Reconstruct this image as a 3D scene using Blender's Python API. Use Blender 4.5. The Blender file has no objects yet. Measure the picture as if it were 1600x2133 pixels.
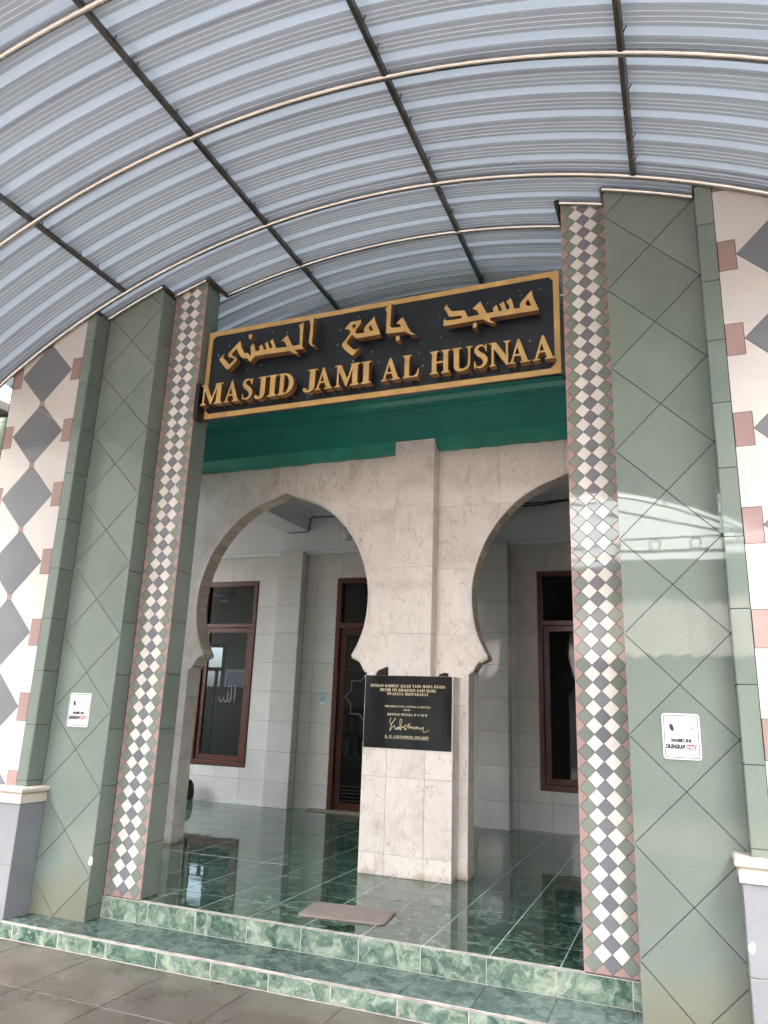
import bpy, math, random
from mathutils import Vector, Matrix, Euler
from mathutils.geometry import delaunay_2d_cdt
random.seed(7)
SC = bpy.context.scene
COL = SC.collection
PI = math.pi

# ------------------------------------------------------------------ camera
cam_data = bpy.data.cameras.new('Camera')
cam = bpy.data.objects.new('Camera', cam_data)
COL.objects.link(cam)
cam_data.sensor_fit = 'HORIZONTAL'
cam_data.sensor_width = 36.0
cam_data.lens = 36.0 * 1527.02 / 1600.0
cam_data.clip_start = 0.05
cam_data.clip_end = 500
_r, _u, _f = (0.92887, 0.36869, 0.03559), (0.06359, -0.25337, 0.96528), (-0.36491, 0.89435, 0.25879)
cam.matrix_world = Matrix(((_r[0], _u[0], -_f[0], 2.1403), (_r[1], _u[1], -_f[1], -4.5284),
                           (_r[2], _u[2], -_f[2], 1.6223), (0, 0, 0, 1)))
SC.camera = cam

# ------------------------------------------------------------------ sky, sun, exposure
SUN_EL, SUN_AZ = 64.0, 178.0          # azimuth measured clockwise from +Y
world = bpy.data.worlds.new('World')
SC.world = world
world.use_nodes = True
wn = world.node_tree.nodes
wl = world.node_tree.links
bg = wn['Background']
sky = wn.new('ShaderNodeTexSky')
sky.sky_type = 'NISHITA'
sky.sun_disc = False
sky.sun_elevation = math.radians(SUN_EL)
sky.sun_rotation = math.radians(SUN_AZ)
sky.air_density = 1.6
sky.dust_density = 6.0
sky.ozone_density = 1.0
hs = wn.new('ShaderNodeHueSaturation')      # thin overcast: the blue is mostly washed out
hs.inputs['Saturation'].default_value = 0.32
hs.inputs['Value'].default_value = 1.0
wl.new(sky.outputs[0], hs.inputs['Color'])
wl.new(hs.outputs[0], bg.inputs['Color'])
bg.inputs['Strength'].default_value = 0.15

sun_data = bpy.data.lights.new('sun', 'SUN')
sun_data.energy = 1.5
sun_data.angle = math.radians(12)
sun_data.color = (1.0, 0.97, 0.94)
sun = bpy.data.objects.new('sun', sun_data)
COL.objects.link(sun)
_a, _e = math.radians(SUN_AZ), math.radians(SUN_EL)
_sd = Vector((math.sin(_a) * math.cos(_e), math.cos(_a) * math.cos(_e), math.sin(_e)))
sun.rotation_euler = _sd.to_track_quat('Z', 'Y').to_euler()
sun.location = (0, -10, 30)

SC.view_settings.view_transform = 'Standard'
SC.view_settings.look = 'None'
SC.view_settings.gamma = 1.0
SC.view_settings.exposure = 4.45
SC.view_settings.use_curve_mapping = False
SC.cycles.max_bounces = 9
SC.cycles.diffuse_bounces = 5
SC.cycles.caustics_reflective = False
SC.cycles.caustics_refractive = False

# ------------------------------------------------------------------ materials
def nmat(name):
    m = bpy.data.materials.new(name)
    m.use_nodes = True
    nt = m.node_tree
    b = nt.nodes['Principled BSDF']
    return m, nt, b

def N(nt, kind, **kw):
    n = nt.nodes.new(kind)
    for k, v in kw.items():
        if k in n.inputs.keys():
            n.inputs[k].default_value = v
        else:
            setattr(n, k, v)
    return n

def L(nt, a, b):
    nt.links.new(a, b)

def coords(nt, world_space=False, rnd=37.0, scale=(1, 1, 1)):
    """object coordinates shifted by a per-object random amount, or world position"""
    if world_space:
        src = N(nt, 'ShaderNodeNewGeometry').outputs['Position']
    else:
        tc = N(nt, 'ShaderNodeTexCoord')
        oi = N(nt, 'ShaderNodeObjectInfo')
        mul = N(nt, 'ShaderNodeMath', operation='MULTIPLY')
        mul.inputs[1].default_value = rnd
        L(nt, oi.outputs['Random'], mul.inputs[0])
        add = N(nt, 'ShaderNodeVectorMath', operation='ADD')
        L(nt, tc.outputs['Object'], add.inputs[0])
        L(nt, mul.outputs[0], add.inputs[1])
        src = add.outputs[0]
    mp = N(nt, 'ShaderNodeMapping')
    mp.inputs['Scale'].default_value = scale
    L(nt, src, mp.inputs['Vector'])
    return mp.outputs[0]

def noise(nt, vec, scale, detail=4, rough=0.55, dist=0.0):
    n = N(nt, 'ShaderNodeTexNoise')
    n.inputs['Scale'].default_value = scale
    n.inputs['Detail'].default_value = detail
    n.inputs['Roughness'].default_value = rough
    n.inputs['Distortion'].default_value = dist
    L(nt, vec, n.inputs['Vector'])
    return n.outputs['Fac']

def ramp(nt, fac, stops, interp='LINEAR'):
    r = N(nt, 'ShaderNodeValToRGB')
    cr = r.color_ramp
    cr.interpolation = interp
    while len(cr.elements) < len(stops):
        cr.elements.new(0.5)
    for e, (p, c) in zip(cr.elements, stops):
        e.position = p
        e.color = (c[0], c[1], c[2], 1) if isinstance(c, (tuple, list)) else (c, c, c, 1)
    L(nt, fac, r.inputs[0])
    return r.outputs[0]

def mixc(nt, fac, a, b, mode='MIX'):
    m = N(nt, 'ShaderNodeMix', data_type='RGBA', blend_type=mode)
    for s, v in ((m.inputs[0], fac), (m.inputs[6], a), (m.inputs[7], b)):
        if hasattr(v, 'is_linked') or hasattr(v, 'links'):
            L(nt, v, s)
        elif isinstance(v, (tuple, list)):
            s.default_value = (v[0], v[1], v[2], 1)
        else:
            s.default_value = v
    return m.outputs[2]

def vary(nt, col, amt):
    """brightness differs from piece to piece"""
    oi = N(nt, 'ShaderNodeObjectInfo')
    mr = N(nt, 'ShaderNodeMapRange')
    mr.inputs[3].default_value = 1 - amt
    mr.inputs[4].default_value = 1 + amt
    L(nt, oi.outputs['Random'], mr.inputs[0])
    h = N(nt, 'ShaderNodeHueSaturation')
    L(nt, mr.outputs[0], h.inputs['Value'])
    L(nt, col, h.inputs['Color'])
    return h.outputs[0]

def bump(nt, b, h, strength, dist=0.01):
    bm = N(nt, 'ShaderNodeBump')
    bm.inputs['Strength'].default_value = strength
    bm.inputs['Distance'].default_value = dist
    L(nt, h, bm.inputs['Height'])
    L(nt, bm.outputs[0], b.inputs['Normal'])

def simple(name, col, rough=0.5, metal=0.0, var=0.0, nscale=8.0, namt=0.08, bmp=0.0, bscale=40.0, bdist=0.003, spec=0.5, rvar=0.0, ws=False, coat=0.0):
    m, nt, b = nmat(name)
    v = coords(nt, ws)
    f = noise(nt, v, nscale, 5)
    lo = tuple(c * (1 - namt) for c in col)
    hi = tuple(min(1, c * (1 + namt)) for c in col)
    c = ramp(nt, f, [(0.3, lo), (0.7, hi)])
    if var:
        c = vary(nt, c, var)
    L(nt, c, b.inputs['Base Color'])
    b.inputs['Metallic'].default_value = metal
    b.inputs['Specular IOR Level'].default_value = spec
    b.inputs['Roughness'].default_value = rough
    b.inputs['Coat Weight'].default_value = coat
    if rvar:
        g = noise(nt, v, nscale * 0.6, 4)
        r = ramp(nt, g, [(0.3, max(0.01, rough - rvar)), (0.75, rough + rvar)])
        L(nt, r, b.inputs['Roughness'])
    if bmp:
        bump(nt, b, noise(nt, v, bscale, 3), bmp, bdist)
    return m

MAT = {}

def speckled(name, col, rough, var, speck=0.16, dirt=0.0, wav=0.02, wscale=3.0):
    """glazed porcelain: fine salt-and-pepper grain, faint cloud, slight ripple in the glaze"""
    m, nt, b = nmat(name)
    v = coords(nt)
    g = noise(nt, v, 260, 2, 0.7)
    big = noise(nt, v, 3.5, 4)
    c1 = ramp(nt, g, [(0.32, tuple(c * (1 - speck) for c in col)), (0.5, col), (0.70, tuple(min(1, c * (1 + speck)) for c in col))])
    c2 = ramp(nt, big, [(0.3, 0.93), (0.7, 1.05)])
    c = mixc(nt, 1.0, c1, c2, 'MULTIPLY')
    c = vary(nt, c, var)
    if dirt:
        gp = N(nt, 'ShaderNodeNewGeometry')
        sx = N(nt, 'ShaderNodeSeparateXYZ')
        L(nt, gp.outputs['Position'], sx.inputs[0])
        wn_ = noise(nt, coords(nt, True), 2.3, 5, 0.6)
        ma = N(nt, 'ShaderNodeMath', operation='MULTIPLY_ADD')
        ma.inputs[1].default_value = 0.55
        L(nt, wn_, ma.inputs[0])
        L(nt, sx.outputs['Z'], ma.inputs[2])
        df = ramp(nt, ma.outputs[0], [(0.36, dirt), (0.72, 0.0)])
        c = mixc(nt, df, c, (0.22, 0.17, 0.10))
    L(nt, c, b.inputs['Base Color'])
    sm = noise(nt, v, 9, 5, 0.6)
    L(nt, ramp(nt, sm, [(0.35, rough * 0.7), (0.75, rough * 1.8)]), b.inputs['Roughness'])
    b.inputs['IOR'].default_value = 1.40
    bump(nt, b, noise(nt, v, wscale, 2), wav, 0.02)
    return m

MAT['panel'] = speckled('green_porcelain', (0.184, 0.222, 0.192), 0.022, 0.05, 0.10, dirt=0.5, wav=0.010)
MAT['strip'] = speckled('green_porcelain_trim', (0.176, 0.212, 0.183), 0.035, 0.06, 0.10, wav=0.010)
MAT['m_green'] = speckled('green_mosaic', (0.20, 0.23, 0.198), 0.03, 0.10, 0.12, wav=0.008, wscale=9)
MAT['m_white'] = speckled('white_mosaic', (0.70, 0.655, 0.61), 0.03, 0.05, 0.03, wav=0.008, wscale=9)
MAT['m_grey'] = speckled('grey_mosaic', (0.182, 0.184, 0.205), 0.035, 0.09, 0.16, wav=0.008, wscale=9)
MAT['m_pink'] = speckled('pink_mosaic', (0.36, 0.245, 0.222), 0.035, 0.07, 0.08, wav=0.008, wscale=9)
MAT['cream'] = speckled('cream_wall_tile', (0.54, 0.505, 0.475), 0.05, 0.03, 0.03, wav=0.010)
MAT['pink'] = speckled('pink_wall_tile', (0.315, 0.215, 0.198), 0.06, 0.06, 0.08, wav=0.010)
MAT['grey'] = speckled('grey_wall_tile', (0.165, 0.168, 0.180), 0.05, 0.06, 0.12, wav=0.010)
MAT['dado'] = speckled('grey_dado_tile', (0.255, 0.26, 0.282), 0.14, 0.05, 0.14, wav=0.010)
MAT['back'] = speckled('pale_wall_tile', (0.60, 0.575, 0.565), 0.035, 0.035, 0.02, wav=0.010)
MAT['capstone'] = simple('cream_cap', (0.62, 0.56, 0.49), 0.35, namt=0.08, bmp=0.2, bscale=30)
MAT['grout_dark'] = simple('dark_grout', (0.022, 0.022, 0.019), 0.85, nscale=25, namt=0.45, ws=True)
MAT['grout_brown'] = simple('brown_grout', (0.115, 0.095, 0.08), 0.85, nscale=25, namt=0.35, ws=True)
MAT['grout_light'] = simple('pale_grout', (0.50, 0.45, 0.41), 0.8, nscale=18, namt=0.3, ws=True)
MAT['grout_mid'] = simple('grey_green_grout', (0.46, 0.49, 0.45), 0.8, nscale=18, namt=0.3, ws=True)
MAT['grout_wall'] = simple('grey_grout', (0.13, 0.12, 0.115), 0.85, nscale=20, namt=0.3, ws=True)
MAT['grout_beige'] = simple('beige_grout', (0.25, 0.21, 0.175), 0.85, nscale=20, namt=0.3, ws=True)
MAT['edge_trim'] = simple('pale_edge_bead', (0.44, 0.39, 0.36), 0.45, nscale=14, namt=0.4, ws=True)

def travertine(name, base, var):
    m, nt, b = nmat(name)
    v = coords(nt)
    vs = coords(nt, scale=(1.0, 0.42, 1.0))
    cloud = noise(nt, v, 2.6, 6, 0.62, 0.6)
    fine = noise(nt, vs, 26, 6, 0.7, 1.2)
    c = ramp(nt, cloud, [(0.28, tuple(x * k for x, k in zip(base, (0.78, 0.74, 0.70)))), (0.5, base), (0.75, tuple(min(1, x * 1.08) for x in base))])
    c2 = ramp(nt, fine, [(0.30, 0.88), (0.55, 1.0), (0.8, 1.04)])
    c = mixc(nt, 1.0, c, c2, 'MULTIPLY')
    # thin wandering veins
    wv = N(nt, 'ShaderNodeTexVoronoi', feature='DISTANCE_TO_EDGE')
    wv.inputs['Scale'].default_value = 6.5
    ds = N(nt, 'ShaderNodeVectorMath', operation='ADD')
    dn = N(nt, 'ShaderNodeTexNoise')
    dn.inputs['Scale'].default_value = 5.0
    dn.inputs['Detail'].default_value = 5
    L(nt, vs, dn.inputs['Vector'])
    sc_ = N(nt, 'ShaderNodeVectorMath', operation='SCALE')
    sc_.inputs['Scale'].default_value = 0.55
    L(nt, dn.outputs['Color'], sc_.inputs[0])
    L(nt, vs, ds.inputs[0])
    L(nt, sc_.outputs[0], ds.inputs[1])
    L(nt, ds.outputs[0], wv.inputs['Vector'])
    vein = ramp(nt, wv.outputs['Distance'], [(0.0, 1.0), (0.018, 0.0)])
    gate = ramp(nt, noise(nt, v, 3.1, 3), [(0.42, 0.0), (0.56, 1.0)])
    vf = mixc(nt, 1.0, vein, gate, 'MULTIPLY')
    c = mixc(nt, vf, c, tuple(x * 0.50 for x in base))
    pit = noise(nt, vs, 44, 4, 0.6, 0.8)
    pf = ramp(nt, pit, [(0.64, 0.0), (0.69, 0.85)])
    pg = ramp(nt, noise(nt, v, 4.3, 3), [(0.5, 0.0), (0.62, 1.0)])
    pf = mixc(nt, 1.0, pf, pg, 'MULTIPLY')
    c = mixc(nt, pf, c, tuple(x * 0.42 for x in base))
    c = vary(nt, c, var)
    gp = N(nt, 'ShaderNodeNewGeometry')
    sx = N(nt, 'ShaderNodeSeparateXYZ')
    L(nt, gp.outputs['Position'], sx.inputs[0])
    ma = N(nt, 'ShaderNodeMath', operation='MULTIPLY_ADD')
    ma.inputs[1].default_value = 0.25
    L(nt, noise(nt, coords(nt, True), 6, 5, 0.65), ma.inputs[0])
    L(nt, sx.outputs['Z'], ma.inputs[2])
    df = ramp(nt, ma.outputs[0], [(0.36, 0.75), (0.44, 0.0)])
    c = mixc(nt, df, c, (0.36, 0.25, 0.13))
    L(nt, c, b.inputs['Base Color'])
    b.inputs['Roughness'].default_value = 0.34
    inv = ramp(nt, pf, [(0, 1.0), (1, 0.0)])
    bump(nt, b, inv, 0.4, 0.003)
    return m
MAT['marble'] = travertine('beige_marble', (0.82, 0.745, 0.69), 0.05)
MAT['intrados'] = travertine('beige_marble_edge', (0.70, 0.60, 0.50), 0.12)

def green_marble(name, dark, mid, light, rough, scale, patch):
    m, nt, b = nmat(name)
    v = coords(nt, scale=(1.0, 1.0, 1.0))
    dn = N(nt, 'ShaderNodeTexNoise')
    dn.inputs['Scale'].default_value = 7
    dn.inputs['Detail'].default_value = 6
    L(nt, v, dn.inputs['Vector'])
    sc_ = N(nt, 'ShaderNodeVectorMath', operation='SCALE')
    sc_.inputs['Scale'].default_value = 0.35
    L(nt, dn.outputs['Color'], sc_.inputs[0])
    ad = N(nt, 'ShaderNodeVectorMath', operation='ADD')
    L(nt, v, ad.inputs[0])
    L(nt, sc_.outputs[0], ad.inputs[1])
    a = noise(nt, ad.outputs[0], scale, 7, 0.66, 0.8)
    c = ramp(nt, a, [(0.34, dark), (0.47, mid), (0.57, tuple((x + y) / 2 for x, y in zip(mid, light))), (0.68, light)])
    vo = N(nt, 'ShaderNodeTexVoronoi', feature='DISTANCE_TO_EDGE')
    vo.inputs['Scale'].default_value = scale * 1.15
    L(nt, ad.outputs[0], vo.inputs['Vector'])
    vein = ramp(nt, vo.outputs['Distance'], [(0.0, 0.55), (0.03, 0.0)])
    gate = ramp(nt, noise(nt, v, scale * 0.8, 3), [(0.45, 0.0), (0.62, 1.0)])
    c = mixc(nt, mixc(nt, 1.0, vein, gate, 'MULTIPLY'), c, tuple(x * 0.45 for x in dark))
    wv = ramp(nt, noise(nt, ad.outputs[0], scale * 2.2, 5, 0.7, 1.5), [(0.655, 0.0), (0.70, patch)])
    c = mixc(nt, wv, c, tuple(min(1, x * 1.5) for x in light))
    c = vary(nt, c, 0.07)
    L(nt, c, b.inputs['Base Color'])
    sm = noise(nt, coords(nt, True), 5, 6, 0.65)
    L(nt, ramp(nt, sm, [(0.35, rough * 0.6), (0.75, rough * 2.0)]), b.inputs['Roughness'])
    b.inputs['Specular IOR Level'].default_value = 0.42
    bump(nt, b, noise(nt, v, 5, 3), 0.045, 0.02)
    return m
MAT['floor'] = green_marble('green_floor_tile', (0.008, 0.020, 0.015), (0.024, 0.058, 0.041), (0.15, 0.25, 0.185), 0.03, 11.0, 0.8)
MAT['riser'] = green_marble('green_riser_tile', (0.040, 0.085, 0.062), (0.135, 0.20, 0.155), (0.42, 0.47, 0.37), 0.12, 7.0, 0.8)
MAT['tread'] = green_marble('green_tread_tile', (0.030, 0.058, 0.050), (0.075, 0.118, 0.105), (0.185, 0.245, 0.215), 0.07, 9.0, 0.35)

def paving():
    m, nt, b = nmat('brown_paving')
    v = coords(nt, True)
    v2 = coords(nt)
    big = noise(nt, v, 1.3, 6, 0.6, 0.4)
    mid = noise(nt, v2, 4.5, 6, 0.65)
    fine = noise(nt, v, 90, 3, 0.7)
    c = ramp(nt, mid, [(0.28, (0.10, 0.080, 0.067)), (0.52, (0.158, 0.132, 0.112)), (0.75, (0.215, 0.186, 0.162))])
    c = mixc(nt, 1.0, c, ramp(nt, big, [(0.3, 0.72), (0.7, 1.12)]), 'MULTIPLY')
    c = mixc(nt, 1.0, c, ramp(nt, fine, [(0.3, 0.9), (0.7, 1.08)]), 'MULTIPLY')
    c = vary(nt, c, 0.10)
    L(nt, c, b.inputs['Base Color'])
    L(nt, ramp(nt, big, [(0.3, 0.20), (0.7, 0.42)]), b.inputs['Roughness'])
    bump(nt, b, fine, 0.06, 0.002)
    return m
MAT['paving'] = paving()
MAT['paving_joint'] = simple('paving_joint', (0.055, 0.044, 0.037), 0.85, nscale=12, namt=0.4, ws=True)
MAT['concrete'] = simple('concrete', (0.30, 0.29, 0.27), 0.8, nscale=2, namt=0.25, bmp=0.2, ws=True)

def sheet_mat(name, col, trans):
    m, nt, b = nmat(name)
    v = coords(nt, True)
    big = noise(nt, v, 0.8, 5, 0.6)
    streak = noise(nt, coords(nt, True, scale=(0.5, 14.0, 0.5)), 1.0, 4)
    c = ramp(nt, big, [(0.3, tuple(x * 0.93 for x in col)), (0.7, col)])
    c = mixc(nt, 1.0, c, ramp(nt, streak, [(0.3, 0.94), (0.7, 1.03)]), 'MULTIPLY')
    st = ramp(nt, noise(nt, coords(nt, True, scale=(1.0, 1.6, 1.0)), 2.4, 6, 0.7, 1.2), [(0.70, 0.0), (0.78, 0.42)])
    c = mixc(nt, st, c, (0.20, 0.165, 0.11))
    L(nt, c, b.inputs['Base Color'])
    b.inputs['Roughness'].default_value = 0.42
    tr = N(nt, 'ShaderNodeBsdfTranslucent')
    L(nt, c, tr.inputs['Color'])
    mx = N(nt, 'ShaderNodeMixShader')
    mx.inputs[0].default_value = trans
    L(nt, b.outputs[0], mx.inputs[1])
    L(nt, tr.outputs[0], mx.inputs[2])
    L(nt, mx.outputs[0], nt.nodes['Material Output'].inputs[0])
    return m
MAT['sheet_pan'] = sheet_mat('roof_sheet_pan', (0.285, 0.328, 0.385), 0.010)
MAT['sheet_band'] = sheet_mat('roof_sheet_band', (0.43, 0.52, 0.64), 0.016)
MAT['sheet_bead'] = sheet_mat('roof_sheet_bead', (0.43, 0.50, 0.58), 0.014)
MAT['sheet_shade'] = sheet_mat('roof_sheet_shade', (0.21, 0.24, 0.28), 0.006)  # darker sheet colour: shade painted on one side of each rib

MAT['steel'] = simple('stainless_pipe', (0.41, 0.385, 0.36), 0.22, 1.0, nscale=5, namt=0.10, rvar=0.03, ws=True)
MAT['steel_dark'] = simple('dark_steel', (0.135, 0.122, 0.11), 0.34, 0.9, nscale=7, namt=0.35, rvar=0.1, ws=True)
MAT['rust'] = simple('rust_stain', (0.20, 0.135, 0.07), 0.8, nscale=14, namt=0.5, ws=True)
MAT['fascia'] = simple('green_paint', (0.020, 0.215, 0.18), 0.30, nscale=3, namt=0.16, bmp=0.15, bscale=24, ws=True)
MAT['fascia_lip'] = simple('green_paint_lip', (0.025, 0.245, 0.20), 0.30, nscale=4, namt=0.2, bmp=0.3, bscale=30, ws=True)
MAT['navy'] = simple('black_navy_board', (0.0085, 0.0115, 0.016), 0.38, nscale=6, namt=0.35, bmp=0.12, bscale=60, ws=True)
MAT['black'] = simple('black_metal', (0.012, 0.011, 0.010), 0.5, nscale=9, namt=0.3)
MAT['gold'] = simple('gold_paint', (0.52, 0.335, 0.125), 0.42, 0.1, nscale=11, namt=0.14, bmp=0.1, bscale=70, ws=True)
MAT['gold_shaded'] = simple('gold_paint_shaded', (0.19, 0.095, 0.04), 0.5, 0.1, nscale=11, namt=0.25, ws=True)  # darker copy of the gold: shade painted onto the letter sides
MAT['granite'] = simple('black_granite', (0.007, 0.0075, 0.0095), 0.07, nscale=200, namt=0.3)
MAT['engraved'] = simple('gilt_engraving', (0.80, 0.70, 0.44), 0.5, nscale=60, namt=0.15)
MAT['white_paint'] = simple('lavender_white_paint', (0.66, 0.65, 0.70), 0.6, nscale=1.5, namt=0.06, bmp=0.05, bscale=30, ws=True)
MAT['white_gloss'] = simple('white_plastic', (0.80, 0.80, 0.80), 0.3)
MAT['sticker_white'] = simple('sticker_white', (0.66, 0.67, 0.67), 0.3, namt=0.02)
MAT['ink'] = simple('black_ink', (0.010, 0.010, 0.012), 0.4)
MAT['ink_soft'] = simple('grey_ink', (0.42, 0.40, 0.45), 0.4)
MAT['ink_faint'] = simple('pale_ink', (0.66, 0.64, 0.70), 0.4)
MAT['ink_red'] = simple('red_ink', (0.45, 0.03, 0.06), 0.4)
MAT['blue_card'] = simple('blue_card', (0.28, 0.46, 0.56), 0.4)
MAT['wood'] = simple('maroon_timber', (0.085, 0.024, 0.016), 0.32, nscale=12, namt=0.3, ws=True)
MAT['wood_dark'] = simple('dark_timber', (0.030, 0.014, 0.010), 0.4, nscale=12, namt=0.3, ws=True)
MAT['mat'] = simple('mauve_brown_mat', (0.235, 0.186, 0.163), 0.9, nscale=9, namt=0.12, bmp=0.5, bscale=160, bdist=0.002)
MAT['cloth'] = simple('dark_cloth', (0.018, 0.014, 0.014), 0.8)
MAT['hall_wall'] = simple('olive_hall_wall', (0.26, 0.25, 0.20), 0.7, nscale=2, namt=0.1, ws=True)
MAT['carpet'] = simple('dark_carpet', (0.03, 0.045, 0.035), 0.95, nscale=6, namt=0.2, ws=True)
MAT['book_a'] = simple('book_pale', (0.45, 0.42, 0.36), 0.7, var=0.4)
MAT['book_b'] = simple('book_dark', (0.16, 0.12, 0.10), 0.7, var=0.5)
MAT['decal'] = simple('frosted_decal', (0.13, 0.13, 0.13), 0.6)
MAT['roof_tile'] = simple('weathered_roof_tile', (0.36, 0.30, 0.27), 0.7, nscale=3, namt=0.3, ws=True)
MAT['house_wall'] = simple('pale_house_wall', (0.62, 0.62, 0.58), 0.75, nscale=1.5, namt=0.15, ws=True)
MAT['house_teal'] = simple('teal_house_wall', (0.10, 0.32, 0.31), 0.7, nscale=1.5, namt=0.12, ws=True)
MAT['neighbour'] = simple('grey_render', (0.20, 0.20, 0.185), 0.85, nscale=1.2, namt=0.2, ws=True)

def glass_mat(name, tint, ior):
    m = bpy.data.materials.new(name)
    m.use_nodes = True
    nt = m.node_tree
    nt.nodes.remove(nt.nodes['Principled BSDF'])
    tr = N(nt, 'ShaderNodeBsdfTransparent')
    tr.inputs[0].default_value = (*tint, 1)
    gl = N(nt, 'ShaderNodeBsdfGlossy')
    gl.inputs['Roughness'].default_value = 0.015
    fr = N(nt, 'ShaderNodeFresnel')
    fr.inputs['IOR'].default_value = ior
    mx = N(nt, 'ShaderNodeMixShader')
    L(nt, fr.outputs[0], mx.inputs[0])
    L(nt, tr.outputs[0], mx.inputs[1])
    L(nt, gl.outputs[0], mx.inputs[2])
    L(nt, mx.outputs[0], nt.nodes['Material Output'].inputs[0])
    return m
MAT['glass'] = glass_mat('tinted_window_glass', (0.38, 0.42, 0.45), 1.40)
MAT['lamp_glass'] = simple('lamp_glass', (0.55, 0.53, 0.58), 0.15)

# ------------------------------------------------------------------ building helpers
WLOC = {}
def tag(o, label=None, cat=None, group=None, kind=None):
    if label: o['label'] = label
    if cat: o['category'] = cat
    if group: o['group'] = group
    if kind: o['kind'] = kind
    elif cat: o['kind'] = 'thing'
    return o

def empty(name, loc, label=None, cat=None, group=None, kind=None):
    o = bpy.data.objects.new(name, None)
    COL.objects.link(o)
    o.location = loc
    o.empty_display_size = 0.1
    WLOC[o] = Vector(loc)
    return tag(o, label, cat, group, kind)

def link(name, me, loc=(0, 0, 0), rot=None, parent=None):
    o = bpy.data.objects.new(name, me)
    COL.objects.link(o)
    w = Vector(loc)
    WLOC[o] = w
    if parent is not None:
        o.parent = parent
        o.location = w - WLOC[parent]
    else:
        o.location = w
    if rot is not None:
        o.rotation_euler = rot
    return o

def mesh(name, verts, faces, mats, fmat=None, smooth=False):
    me = bpy.data.meshes.new(name)
    me.from_pydata(verts, [], faces)
    for m in (mats if isinstance(mats, (list, tuple)) else [mats]):
        me.materials.append(MAT[m])
    if fmat:
        me.polygons.foreach_set('material_index', fmat)
    if smooth:
        me.polygons.foreach_set('use_smooth', [True] * len(me.polygons))
    me.update()
    return me

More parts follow.
